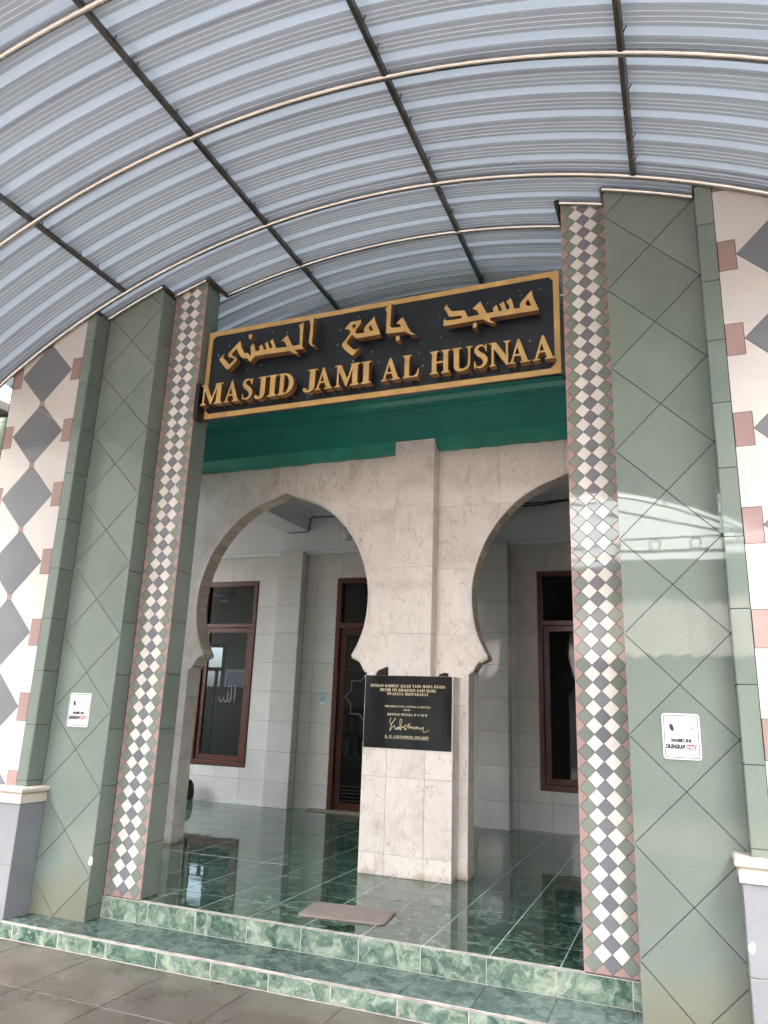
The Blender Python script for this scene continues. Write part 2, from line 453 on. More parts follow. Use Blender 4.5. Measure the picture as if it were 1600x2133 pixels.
class MB:
    """collects solids in world coordinates for ONE object"""
    def __init__(s):
        s.v, s.f, s.m = [], [], []
    def add(s, vs, fs, mi=0):
        n = len(s.v)
        s.v += [tuple(p) for p in vs]
        s.f += [tuple(i + n for i in f) for f in fs]
        s.m += [mi] * len(fs)
        return s
    def box(s, x0, x1, y0, y1, z0, z1, mi=0, bv=0.0):
        if bv:
            b = bv
            # chamfered box: 24 verts
            P = []
            for ax in range(3):
                for sg in (0, 1):
                    for (i, j) in ((0, 0), (1, 0), (1, 1), (0, 1)):
                        lo, hi = (x0, y0, z0), (x1, y1, z1)
                        c = [0, 0, 0]
                        o = [a for a in range(3) if a != ax]
                        c[ax] = hi[ax] if sg else lo[ax]
                        c[o[0]] = (hi[o[0]] - b) if i else (lo[o[0]] + b)
                        c[o[1]] = (hi[o[1]] - b) if j else (lo[o[1]] + b)
                        P.append(tuple(c))
            import itertools
            fs = []
            for k in range(6):
                fs.append((k * 4, k * 4 + 1, k * 4 + 2, k * 4 + 3))
            def idx(ax, sg, sd):
                o = [a for a in range(3) if a != ax]
                i, j = sd[o[0]], sd[o[1]]
                q = ((0, 0), (1, 0), (1, 1), (0, 1)).index((i, j))
                return (ax * 2 + sg) * 4 + q
            for a, b2 in ((0, 1), (0, 2), (1, 2)):
                c = 3 - a - b2
                for sa in (0, 1):
                    for sb in (0, 1):
                        q = []
                        for sc2 in (0, 1):
                            sd = [0, 0, 0]; sd[a] = sa; sd[b2] = sb; sd[c] = sc2
                            q.append((idx(a, sa, sd), idx(b2, sb, sd)))
                        fs.append((q[0][0], q[1][0], q[1][1], q[0][1]))
            for sa in (0, 1):
                for sb in (0, 1):
                    for sc2 in (0, 1):
                        sd = [sa, sb, sc2]
                        fs.append((idx(0, sa, sd), idx(1, sb, sd), idx(2, sc2, sd)))
            # orient outward
            cx, cy, cz = (x0 + x1) / 2, (y0 + y1) / 2, (z0 + z1) / 2
            ff = []
            for f in fs:
                p = [Vector(P[i]) for i in f]
                n = (p[1] - p[0]).cross(p[2] - p[0])
                m = sum(p, Vector()) / len(p) - Vector((cx, cy, cz))
                ff.append(f if n.dot(m) > 0 else tuple(reversed(f)))
            return s.add(P, ff, mi)
        v = [(x0, y0, z0), (x1, y0, z0), (x1, y1, z0), (x0, y1, z0), (x0, y0, z1), (x1, y0, z1), (x1, y1, z1), (x0, y1, z1)]
        return s.add(v, [(0, 3, 2, 1), (4, 5, 6, 7), (0, 1, 5, 4), (1, 2, 6, 5), (2, 3, 7, 6), (3, 0, 4, 7)], mi)
    def tube(s, pts, r, n=10, mi=0, caps=True):
        pts = [Vector(p) for p in pts]
        rings = []
        up = None
        for i, p in enumerate(pts):
            a = pts[max(i - 1, 0)]
            b = pts[min(i + 1, len(pts) - 1)]
            t = (b - a).normalized()
            if up is None:
                up = Vector((0, 0, 1)) if abs(t.z) < 0.9 else Vector((1, 0, 0))
            sd = t.cross(up).normalized()
            up = sd.cross(t).normalized()
            rr = r[i] if isinstance(r, (list, tuple)) else r
            rings.append([p + (sd * math.cos(2 * PI * k / n) + up * math.sin(2 * PI * k / n)) * rr for k in range(n)])
        vs = [q for g in rings for q in g]
        fs = []
        for i in range(len(rings) - 1):
            for k in range(n):
                a, b = i * n + k, i * n + (k + 1) % n
                fs.append((a, a + n, b + n, b))
        if caps:
            fs.append(tuple(range(n)))
            fs.append(tuple(reversed(range((len(rings) - 1) * n, len(rings) * n))))
        return s.add(vs, fs, mi)
    def sweep(s, prof, frames, mi=0, caps=True):
        """prof: closed list of (a, b); frames: list of (origin, A, B)"""
        n = len(prof)
        vs = []
        for o, A, B in frames:
            vs += [tuple(Vector(o) + Vector(A) * p[0] + Vector(B) * p[1]) for p in prof]
        fs = []
        for i in range(len(frames) - 1):
            for k in range(n):
                a, b = i * n + k, i * n + (k + 1) % n
                fs.append((a, b, b + n, a + n))
        if caps:
            fs.append(tuple(reversed(range(n))))
            fs.append(tuple(range((len(frames) - 1) * n, len(frames) * n)))
        return s.add(vs, fs, mi)
    def lathe(s, c, prof, n=16, mi=0):
        """prof: (radius, z) from bottom to top round a vertical axis at c"""
        vs = []
        for r, z in prof:
            vs += [(c[0] + r * math.cos(2 * PI * k / n), c[1] + r * math.sin(2 * PI * k / n), c[2] + z) for k in range(n)]
        fs = []
        for i in range(len(prof) - 1):
            for k in range(n):
                a, b = i * n + k, i * n + (k + 1) % n
                fs.append((a, b, b + n, a + n))
        fs.append(tuple(reversed(range(n))))
        fs.append(tuple(range((len(prof) - 1) * n, len(prof) * n)))
        return s.add(vs, fs, mi)
    def build(s, name, mats, parent=None, smooth=False, origin=None):
        o = Vector(origin) if origin is not None else (WLOC[parent] if parent is not None else Vector((0, 0, 0)))
        me = mesh(name, [tuple(Vector(p) - o) for p in s.v], s.f, mats, s.m, smooth)
        if smooth:
            try:
                me.set_sharp_from_angle(angle=math.radians(40))
            except Exception:
                pass
        return link(name, me, o, None, parent)

# ---- flat pieces: 2-D boolean on polygons, then a thin slab
def area(p):
    return 0.5 * sum(p[i][0] * p[(i + 1) % len(p)][1] - p[(i + 1) % len(p)][0] * p[i][1] for i in range(len(p)))

def ccw(p):
    return list(p) if area(p) > 0 else list(reversed(p))

def inset(p, d):
    """shrink a convex polygon by d (negative grows it)"""
    p = ccw(p)
    n = len(p)
    out = []
    for i in range(n):
        a, b, c = Vector(p[i - 1]), Vector(p[i]), Vector(p[(i + 1) % n])
        d1, d2 = (b - a).normalized(), (c - b).normalized()
        n1, n2 = Vector((-d1.y, d1.x)), Vector((-d2.y, d2.x))
        k = n1.dot(n2)
        m = (n1 + n2) / max(1 + k, 0.2)
        out.append(tuple(b + m * d))
    return out

def rect(x0, y0, x1, y1):
    return [(x0, y0), (x1, y0), (x1, y1), (x0, y1)]

def diamond(cx, cy, a, b):
    return [(cx - a, cy), (cx, cy - b), (cx + a, cy), (cx, cy + b)]

def bool2d(plus, minus=(), clip=()):
    """union of plus, inside every clip polygon, outside every minus polygon -> (verts, tris)"""
    vs, fs, role = [], [], []
    for lst, r in ((plus, 'p'), (minus, 'm'), (clip, 'c')):
        for poly in lst:
            poly = ccw(poly)
            n = len(vs)
            vs += [Vector((float(q[0]) * 40.0, float(q[1]) * 40.0)) for q in poly]
            fs.append(list(range(n, n + len(poly))))
            role.append(r)
    ov, oe, of, _a, _b, oid = delaunay_2d_cdt(vs, [], fs, 1, 1e-6, True)
    nclip = len(clip)
    tris = []
    for f, ids in zip(of, oid):
        rs = [role[i] for i in ids]
        if 'p' in rs and 'm' not in rs and len({i for i in ids if role[i] == 'c'}) == nclip:
            tris.append(tuple(f))
    return [(v[0] / 40.0, v[1] / 40.0) for v in ov], tris

def slab(vs, tris, th, lid=False):
    """front at z=0, edges going back to z=-th; returns verts, faces, count of front faces"""
    used = sorted({i for t in tris for i in t})
    mp = {i: k for k, i in enumerate(used)}
    n = len(used)
    V = [(vs[i][0], vs[i][1], 0.0) for i in used] + [(vs[i][0], vs[i][1], -th) for i in used]
    F = []
    cnt = {}
    for t in tris:
        a = vs[t[0]]; b = vs[t[1]]; c = vs[t[2]]
        if (b[0] - a[0]) * (c[1] - a[1]) - (c[0] - a[0]) * (b[1] - a[1]) < 0:
            t = (t[0], t[2], t[1])
        F.append(tuple(mp[i] for i in t))
        for k in range(3):
            e = (mp[t[k]], mp[t[(k + 1) % 3]])
            cnt[e] = cnt.get(e, 0) + 1
    nf = len(F)
    for (a, b) in list(cnt):
        if (b, a) not in cnt:
            F.append((a, a + n, b + n, b))
    if lid:
        for f in F[:nf]:
            F.append(tuple(i + n for i in reversed(f)))
    return V, F, nf

FR = {'F': (PI / 2, 0, 0), 'R': (PI / 2, 0, PI / 2), 'L': (PI / 2, 0, -PI / 2), 'T': (0, 0, 0), 'B': (PI / 2, 0, PI)}
def wpt(fr, pl, u, v):
    if fr == 'F': return Vector((u, pl, v))
    if fr == 'R': return Vector((pl, u, v))
    if fr == 'L': return Vector((pl, -u, v))
    if fr == 'T': return Vector((u, v, pl))
    if fr == 'B': return Vector((-u, pl, v))
CACHE = {}
def piece(name, fr, pl, plus, mat, parent, minus=(), clip=(), th=0.008, jit=0.0, lid=False, label=None, sidemat=None):
    """one flat slab. fr: F faces -y, R faces +x, L faces -x, T faces up; pl: the plane's coordinate"""
    if plus and not isinstance(plus[0][0], (tuple, list)):
        plus = [plus]
    if len(plus) == 1 and not minus and not clip:
        p = ccw(plus[0])
        vs, tris = p, None
    else:
        vs, tris = bool2d(plus, minus, clip)
        if not tris:
            return None
        used = {i for t in tris for i in t}
        keep = [vs[i] for i in used]
    pts = vs if tris is None else keep
    cx = (min(p[0] for p in pts) + max(p[0] for p in pts)) / 2
    cy = (min(p[1] for p in pts) + max(p[1] for p in pts)) / 2
    rel = [(p[0] - cx, p[1] - cy) for p in vs]
    key = (mat, round(th, 4), tuple((round(a, 4), round(b, 4)) for a, b in rel), lid, sidemat)
    me = CACHE.get(key)
    if me is None:
        if tris is None:
            n = len(rel)
            ch = min(0.0016, th * 0.3)
            inn = inset(rel, ch) if n > 2 else rel
            V = [(a, b, 0) for a, b in inn] + [(a, b, -ch) for a, b in rel] + [(a, b, -th) for a, b in rel]
            F = [tuple(range(n))]
            for k in range(n):
                j = (k + 1) % n
                F.append((k, k + n, j + n, j))
                F.append((k + n, k + 2 * n, j + 2 * n, j + n))
            if lid:
                F.append(tuple(reversed(range(2 * n, 3 * n))))
            nf = 1
        else:
            V, F, nf = slab(rel, tris, th, lid)
        if sidemat:
            me = mesh(name, V, F, [mat, sidemat], [0] * nf + [1] * (len(F) - nf))
        else:
            me = mesh(name, V, F, mat)
        CACHE[key] = me
    r = Euler(FR[fr])
    if jit:
        j = Euler((random.uniform(-jit, jit), random.uniform(-jit, jit), 0))
        r = (r.to_matrix() @ j.to_matrix()).to_euler()
    o = link(name, me, wpt(fr, pl, cx, cy), r, parent)
    if label:
        o['label'] = label
    return o

# ------------------------------------------------------------------ dimensions
XC, ZC, RV = 0.03, -0.641, 6.05            # barrel vault of the canopy: axis along y
def zv(x, r=RV):
    return ZC + math.sqrt(max(r * r - (x - XC) ** 2, 0.01))
FLOOR, TREAD = 0.253, 0.104
JIN = 1.5247                                # inner faces of the portal
XL, XR_ = -1.8542, 1.8347                   # panel / mosaic boundary, left and right
D = 0.566                                   # diagonal of a 40 cm tile
Y_WING, Y_PAN, Y_MOS, Y_JB = -0.15, 0.0, 0.164, 0.352
Y_ARC, Y_BACK = 2.0, 5.09
JT = 0.0022                                 # half a joint

def arc_clip(x0, x1, z0, drop=0.0, n=14):
    """polygon from z0 up to the underside of the canopy"""
    return [(x0, z0), (x1, z0)] + [(x1 + (x0 - x1) * k / n, zv(x1 + (x0 - x1) * k / n) + 0.035 - drop) for k in range(n + 1)]

# ------------------------------------------------------------------ ground
g = MB().box(-60, 60, -60, 60, -0.6, -0.0035).build('ground', 'paving_joint')
tag(g, 'brown paved forecourt in front of the mosque steps', kind='structure')
gx = [-1.515 + 0.59 * k for k in range(-6, 12)]
gy = [-0.2455 - 0.6045 * k for k in range(0, 16)]
for i in range(len(gx) - 1):
    for j in range(len(gy) - 1):
        p = inset(rect(gx[i], gy[j + 1], gx[i + 1], gy[j]), 0.0028)
        piece('paving_slab', 'T', 0.0, p, 'paving', g, th=0.02, jit=0.0012)

# ------------------------------------------------------------------ porch floor and the two steps
pf = MB().box(-7.6, 4.2, Y_MOS + 0.012, 5.1, -0.01, FLOOR - 0.0014).build('porch_floor', 'grout_mid')
tag(pf, 'polished dark green marbled tile floor of the porch', kind='structure')
fx = [-1.458 + 0.4075 * k for k in range(-15, 14)]
fy = [Y_MOS + 0.012, 0.54] + [0.54 + 0.4045 * k for k in range(1, 12)]
for i in range(len(fx) - 1):
    for j in range(len(fy) - 1):
        y1 = min(fy[j + 1], 5.085)
        if y1 - fy[j] < 0.02: continue
        p = inset(rect(fx[i], fy[j], fx[i + 1], y1), 0.0029)
        piece('floor_tile', 'T', FLOOR, p, 'floor', pf, th=0.012, jit=0.0016)

st = empty('entrance_steps', (0, 0, 0), 'two shallow green marbled steps with pale edge beads', kind='structure')
m_ = MB()
m_.box(-2.36, 2.36, -0.2352, Y_MOS + 0.01, -0.01, TREAD - 0.008)
m_.box(-JIN - 0.35, JIN + 0.35, Y_MOS - 0.0008, Y_MOS + 0.30, 0.0, FLOOR - 0.008)
m_.build('step_core', 'grout_light', st)
sx0 = -0.4011 - 1.8542
W = 0.404
lx = [-2.378] + [sx0 + W * k for k in range(0, 12) if sx0 + W * k < 2.36] + [2.378]
for a, b in zip(lx[:-1], lx[1:]):
    if b - a < 0.02: continue
    piece('riser_tile', 'F', -0.2375, inset(rect(a, 0.0, b, TREAD - 0.008), 0.0035), 'riser', st, th=0.010, jit=0.002)
    piece('tread_tile', 'T', TREAD, inset(rect(a, -0.226, b, Y_MOS + 0.004), 0.0022), 'tread', st, th=0.010, jit=0.0014)
ux = [-1.8525] + [-1.4523 + W * k for k in range(0, 9) if -1.4523 + W * k < 1.835] + [1.8335]
for a, b in zip(ux[:-1], ux[1:]):
    if b - a < 0.012: continue
    piece('riser_tile', 'F', Y_MOS - 0.003, inset(rect(a, TREAD, b, FLOOR - 0.008), 0.0030), 'riser', st, th=0.010, jit=0.002)
# edge beads, a little wavy and worn
def bead(x0, x1, y, z, n=44):
    pts = [(x0 + (x1 - x0) * k / n, y + random.uniform(-0.0012, 0.0012), z + random.uniform(-0.0012, 0.0008)) for k in range(n + 1)]
    MB().tube(pts, [random.uniform(0.0022, 0.0036) for _ in pts], 6).build('edge_bead', 'edge_trim', st)
bead(-2.372, 2.372, -0.2335, TREAD - 0.003)
bead(-2.372, 2.372, -0.229, TREAD + 0.0005)
bead(-JIN, JIN, Y_MOS + 0.002, FLOOR - 0.002)

# ------------------------------------------------------------------ wing walls with grey diamonds
def wing(side):
    s = -1 if side == 'L' else 1
    e = -2.42 if s < 0 else 2.402
    X = lambda d: e + s * d
    lab = ('cream wing wall with grey diamonds left of the portal' if s < 0 else 'cream wing wall with grey diamonds, cut by the right picture edge')
    w = empty('wing_wall', (X(0.45), Y_WING, 0), lab, 'wall', 'diamond tiled wing walls')
    xa, xb = sorted((X(0.004), X(0.885)))
    cl = arc_clip(xa, xb, 0.0, 0.025)
    # core: a solid slab 0.35 m thick
    piece('wall_core', 'F', Y_WING + 0.007, cl, 'grout_dark', w, clip=[rect(xa - 1, -1, xb + 1, 9)], th=0.36, lid=True)
    cap = 0.972
    def R(d0, z0, d1, z1):
        a, b = sorted((X(d0), X(d1)))
        return rect(a, z0, b, z1)
    face = arc_clip(*sorted((X(0.1), X(0.868))), cap, 0.03)
    # green corner strip with its return towards the panel
    zj = [cap] + [1.012 + 0.4 * k for k in range(0, 11)] + [5.3]
    sc_ = arc_clip(*sorted((X(0), X(0.1))), cap, 0.03)
    for a, b in zip(zj[:-1], zj[1:]):
        if b - a < 0.03: pass
        piece('strip_tile', 'F', Y_WING - 0.001, inset(R(0.0, a, 0.098, b), 0.0022), 'strip', w, clip=[sc_], th=0.009, jit=0.002)
        top = zv(e) + 0.002
        if a < top:
            fr = 'R' if s < 0 else 'L'
            u0, u1 = (Y_WING + 0.001, -0.002) if s < 0 else (0.002, -Y_WING - 0.001)
            piece('strip_tile', fr, X(-0.002), inset(rect(u0, a, u1, min(b, top)), 0.002), 'strip', w, th=0.006, jit=0.002)
    zc = [4.368 - D * k for k in range(0, 7)]
    zc_all = [zc[0] + D] + zc
    dia = [diamond(X(0.483), z, 0.2815, 0.283) for z in zc_all]
    sq = [rect(X(0.483) - 0.026, z - D / 2 - 0.026, X(0.483) + 0.026, z - D / 2 + 0.026) for z in zc_all]
    pk_in = [R(0.1, z - 0.103, 0.2, z + 0.103) for z in zc_all]
    pk_out = [R(0.768, z - 0.103, 0.868, z + 0.103) for z in zc_all]
    j = 0.0016
    for k, z in enumerate(zc_all):
        near = [inset(q, -j) for q in sq if abs(q[0][1] - z) < 0.6]
        piece('grey_diamond', 'F', Y_WING, inset(dia[k], j), 'grey', w, minus=near, clip=[face], jit=0.0022)
        piece('pink_tile', 'F', Y_WING, inset(sq[k], j), 'pink', w, clip=[face], jit=0.002)
        piece('pink_tile', 'F', Y_WING, inset(pk_in[k], j), 'pink', w, clip=[face], jit=0.002)
        piece('pink_tile', 'F', Y_WING, inset(pk_out[k], j), 'pink', w, clip=[face], jit=0.002)
        cut = [inset(q, -j) for q in dia + sq + pk_in + pk_out if min(abs(v[1] - (z - D / 2)) for v in q) < 0.45]
        for d0, d1 in ((0.1, 0.483), (0.483, 0.868)):
            cell = R(d0, z - D + j * .6, d1, z - j * .6)
            piece('cream_tile', 'F', Y_WING, cell, 'cream', w, minus=cut, clip=[face], jit=0.0015)
    cell = [R(0.1, zc_all[0] + j, 0.483, 5.4), R(0.483, zc_all[0] + j, 0.868, 5.4)]
    for c in cell:
        piece('cream_tile', 'F', Y_WING, c, 'cream', w, minus=[inset(q, -j) for q in dia[:1] + pk_in[:1] + pk_out[:1]], clip=[face], jit=0.0015)
    # dado with its moulded cap
    di = X(-0.058)
    dx0, dx1 = sorted((di, X(0.95)))
    MB().box(dx0 + 0.006, dx1 - 0.006, -0.224, -0.004, 0.0, 0.866).build('dado_core', 'grout_light', w)
    zz = [0.004, 0.455, 0.864]
    for a, b in zip(zz[:-1], zz[1:]):
        for d0, d1 in ((-0.058, 0.342), (0.342, 0.742), (0.742, 0.95)):
            piece('dado_tile', 'F', -0.232, inset(R(d0, a, d1, b), 0.0024), 'dado', w, th=0.009, jit=0.0015)
        fr = 'R' if s < 0 else 'L'
        u0, u1 = (-0.231, -0.002) if s < 0 else (0.002, 0.231)
        piece('dado_tile', fr, di, inset(rect(u0, a, u1, b), 0.0022), 'dado', w, th=0.009)
    def loop(o, z):
        a, b = di - s * -o if False else (di + (-s) * o), X(0.95)
        return a, b
    mm = MB()
    prof = [(0.866, 0.012), (0.925, 0.012), (0.930, 0.004), (0.936, 0.018), (0.944, 0.028), (0.958, 0.030), (0.968, 0.024), (0.973, 0.012)]
    n = len(prof)
    vs, fs = [], []
    for z, o in prof:
        xi = di - s * o
        xo = X(0.95)
        vs += [(xo, -0.232 - o, z), (xi, -0.232 - o, z), (xi, -0.003, z), (xo, -0.003, z)]
    for i in range(n - 1):
        for k in range(4):
            a, b = i * 4 + k, i * 4 + (k + 1) % 4
            fs.append((a, b, b + 4, a + 4))
    fs.append((n * 4 - 4, n * 4 - 3, n * 4 - 2, n * 4 - 1))
    fs.append((3, 2, 1, 0))
    mm.add(vs, fs)
    mm.build('dado_cap', 'capstone', w)
    # the darker outer strip that turns the far corner
    if s < 0:
        oc = rect(X(1.24), 0.0, X(0.90), 4.06)
        for k in range(11):
            a = 0.012 + 0.4 * k
            piece('strip_tile', 'F', -0.05, inset(R(0.90, a, 1.24, a + 0.4), 0.0022), 'strip', w, clip=[oc], th=0.009, jit=0.002)
        MB().box(X(1.235), X(0.885), -0.045, 0.2, 0, 4.05).build('corner_core', 'grout_dark', w)
    return w
wing('L')
wing('R')

# ------------------------------------------------------------------ green panel pillars
def panel(side):
    s = -1 if side == 'L' else 1
    e = XL if s < 0 else XR_                      # inner edge, next to the mosaic
    xa, xb = sorted((e, e + s * D))
    lab = 'wide green pillar with diagonal joints, left of the sign' if s < 0 else 'wide green pillar with diagonal joints and mirrored sky, right of the sign'
    w = empty('green_pillar', ((xa + xb) / 2, Y_PAN, TREAD), lab, 'pillar', 'green tiled pillars')
    z0 = TREAD + 0.001
    face = arc_clip(xa + 0.001, xb - 0.001, z0, 0.03)
    piece('pillar_core', 'F', Y_PAN + 0.006, arc_clip(xa + 0.008, xb - 0.003, 0.0, 0.025), 'grout_dark', w, clip=[rect(-9, -1, 9, 9)], th=0.30, lid=True)
    j = 0.0024
    for k in range(0, 11):
        zc = 0.113 + D * k
        for cx in (xa, xb):
            piece('panel_tile', 'F', Y_PAN, inset(diamond(cx, zc + D / 2 + 0.0, D / 2, D / 2), j), 'panel', w, clip=[face], jit=0.0017) if False else None
    # diamonds centred on the middle line between two crossings, and the half diamonds on both sides
    cxm = (xa + xb) / 2
    for k in range(-1, 11):
        zc = 0.113 + D * k
        piece('panel_tile', 'F', Y_PAN, inset(diamond(cxm, zc + D / 2, D / 2, D / 2), j), 'panel', w, clip=[face], jit=0.0018)
        for cx in (xa, xb):
            piece('panel_tile', 'F', Y_PAN, inset(diamond(cx, zc, D / 2, D / 2), j), 'panel', w, clip=[face], jit=0.0018)
    # return towards the mosaic
    fr = 'R' if s < 0 else 'L'
    u0, u1 = (0.002, Y_MOS - 0.001) if s < 0 else (-Y_MOS + 0.001, -0.002)
    top = zv(e) - 0.04
    zj = [z0, 0.20] + [0.20 + 0.4 * k for k in range(1, 14)]
    for a, b in zip(zj[:-1], zj[1:]):
        if a >= top: break
        piece('return_tile', fr, e, inset(rect(u0, a, u1, min(b, top)), 0.002), 'strip', w, th=0.007, jit=0.002)
    return w
panel('L')
panel('R')

# ------------------------------------------------------------------ mosaic pillars
def mosaic(side):
    s = -1 if side == 'L' else 1
    xa, xb = (XL + 0.001, -JIN) if s < 0 else (JIN, XR_ - 0.001)
    lab = 'narrow diamond mosaic pillar at the left end of the sign' if s < 0 else 'narrow diamond mosaic pillar at the right end of the sign'
    w = empty('mosaic_pillar', ((xa + xb) / 2, Y_MOS, FLOOR), lab, 'pillar', 'diamond mosaic pillars')
    face = arc_clip(xa + 0.001, xb - 0.001, FLOOR + 0.002, 0.03)
    piece('pillar_core', 'F', Y_MOS + 0.004, arc_clip(xa + 0.007, xb - 0.007, 0.0, 0.025), 'grout_brown', w, clip=[rect(-9, -1, 9, 9)], th=Y_JB - Y_MOS - 0.01, lid=True)
    cx = (xa + xb) / 2
    P = 0.1010
    h = P / 2 * (0.328 / 0.31 if s < 0 else 1.0)
    hz = P / 2
    j = 0.0013
    for k in range(-1, 51):
        z = 0.306 + P * k
        for dx, zz, nm, mt in ((0, 0, 'grey_tile', 'm_grey'), (-h, hz, 'white_tile', 'm_white'), (h, hz, 'white_tile', 'm_white'),
                               (-2 * h, 0, 'green_tile', 'm_green'), (2 * h, 0, 'green_tile', 'm_green'),
                               (-3 * h, hz, 'pink_tile', 'm_pink'), (3 * h, hz, 'pink_tile', 'm_pink')):
            if z + zz < FLOOR + 0.012 and nm not in ('pink_tile',): 
                nm, mt = 'pink_tile', 'm_pink'
            if z + zz - hz > zv(cx) - 0.0 or z + zz + hz < FLOOR: continue
            inside = (cx + dx - h > xa + 0.002 and cx + dx + h < xb - 0.002 and z + zz - hz > FLOOR + 0.004 and z + zz + hz < zv(cx) - 0.15)
            piece(nm, 'F', Y_MOS, inset(diamond(cx + dx, z + zz, h, hz), j), mt, w, clip=() if inside else [face], th=0.006, jit=0.004)
    # jamb: faces the doorway
    fr = 'R' if s < 0 else 'L'
    xi = -JIN if s < 0 else JIN
    u0, u1 = (Y_MOS + 0.002, Y_JB) if s < 0 else (-Y_JB, -Y_MOS - 0.002)
    top = zv(xi) - 0.04
    zj = [FLOOR + 0.002, 0.62] + [0.62 + 0.4 * k for k in range(1, 13)]
    for a, b in zip(zj[:-1], zj[1:]):
        if a >= top: break
        piece('jamb_tile', fr, xi, inset(rect(u0, a, u1, min(b, top)), 0.002), 'strip', w, th=0.007, jit=0.002)
    MB().box(xa, xb, Y_JB - 0.004, Y_JB + 0.004, FLOOR, top).build('back_skin', 'grout_wall', w)
    return w
mosaic('L')
mosaic('R')

# ------------------------------------------------------------------ marble arcade
HALF = [(0, 3.80), (.05, 3.782), (.10, 3.765), (.2, 3.726), (.31, 3.686), (.38, 3.655), (.445, 3.62), (.52, 3.572), (.59, 3.518), (.67, 3.44), (.725, 3.38), (.775, 3.315), (.83, 3.235),
        (.87, 3.16), (.905, 3.08), (.935, 3.01), (.96, 2.93), (.985, 2.83), (.998, 2.72), (1.0, 2.61), (.99, 2.49), (.97, 2.375), (.94, 2.28), (.9, 2.19), (.85, 2.10),
        (.885, 2.086), (.92, 2.065), (.95, 2.03), (.975, 1.985), (.98, 1.972), (1.002, 1.972), (1.002, 1.952), (1.022, 1.952), (1.022, 1.93)]
ARCS = (-4.672, -1.65, 1.372)
def arch_poly(cx, low=FLOOR - 0.05):
    r = [(cx + a, b) for a, b in HALF]
    l = [(cx - a, b) for a, b in reversed(HALF[1:])]
    return r + [(cx + 1.022, low), (cx - 1.022, low)] + l
aw = empty('arcade_wall', (-0.14, Y_ARC, FLOOR), 'beige marble arcade wall with two horseshoe arches behind the portal', 'wall')
AX0, AX1, AZ1 = -6.75, 3.44, 4.16
holes = [arch_poly(c) for c in ARCS]
piece('wall_core', 'F', Y_ARC + 0.009, rect(AX0, FLOOR, AX1, AZ1), 'grout_beige', aw, minus=[[(x, z) for x, z in h] for h in holes], th=0.175, lid=True)
rows = [FLOOR, 0.425, 1.047, 1.67, 2.295, 2.915, 3.522, 4.12]
def split(c0, c1, cuts):
    xs = [c0] + [c for c in cuts if c0 < c < c1] + [c1]
    return list(zip(xs[:-1], xs[1:]))
cuts_top = [-6.2, -5.6, -5.0, -4.4, -3.8, -3.55, -2.98, -2.383, -1.753, -1.527, -0.924, 0.648, 1.25, 1.85, 2.45, 3.05]
cuts_low = [-6.2, -5.6, -5.0, -3.3, -2.95, -0.924, 0.648, 2.05, 2.45, 3.0]
GJ = 0.0011
for a, b in zip(rows[:-1], rows[1:]):
    cuts = cuts_top if a > 2.9 else cuts_low
    if a < 2.9: cuts = sorted(list(ARCS) + [c for c in cuts if not (0.35 < c < 0.7 or -0.95 < c < -0.6)])
    for x0, x1 in split(AX0, AX1, cuts):
        piece('marble_slab', 'F', Y_ARC, inset(rect(x0, a, x1, b), GJ), 'marble', aw, minus=holes, th=0.010, jit=0.0008)
    for x0, x1 in split(AX0, AX1, [-4.67, -3.16, -1.65, -0.14, 1.37]):
        piece('marble_slab', 'B', Y_ARC + 0.195, inset(rect(-x1, a, -x0, b), GJ), 'marble', aw, minus=[[(-x, z) for x, z in h] for h in holes], th=0.010)
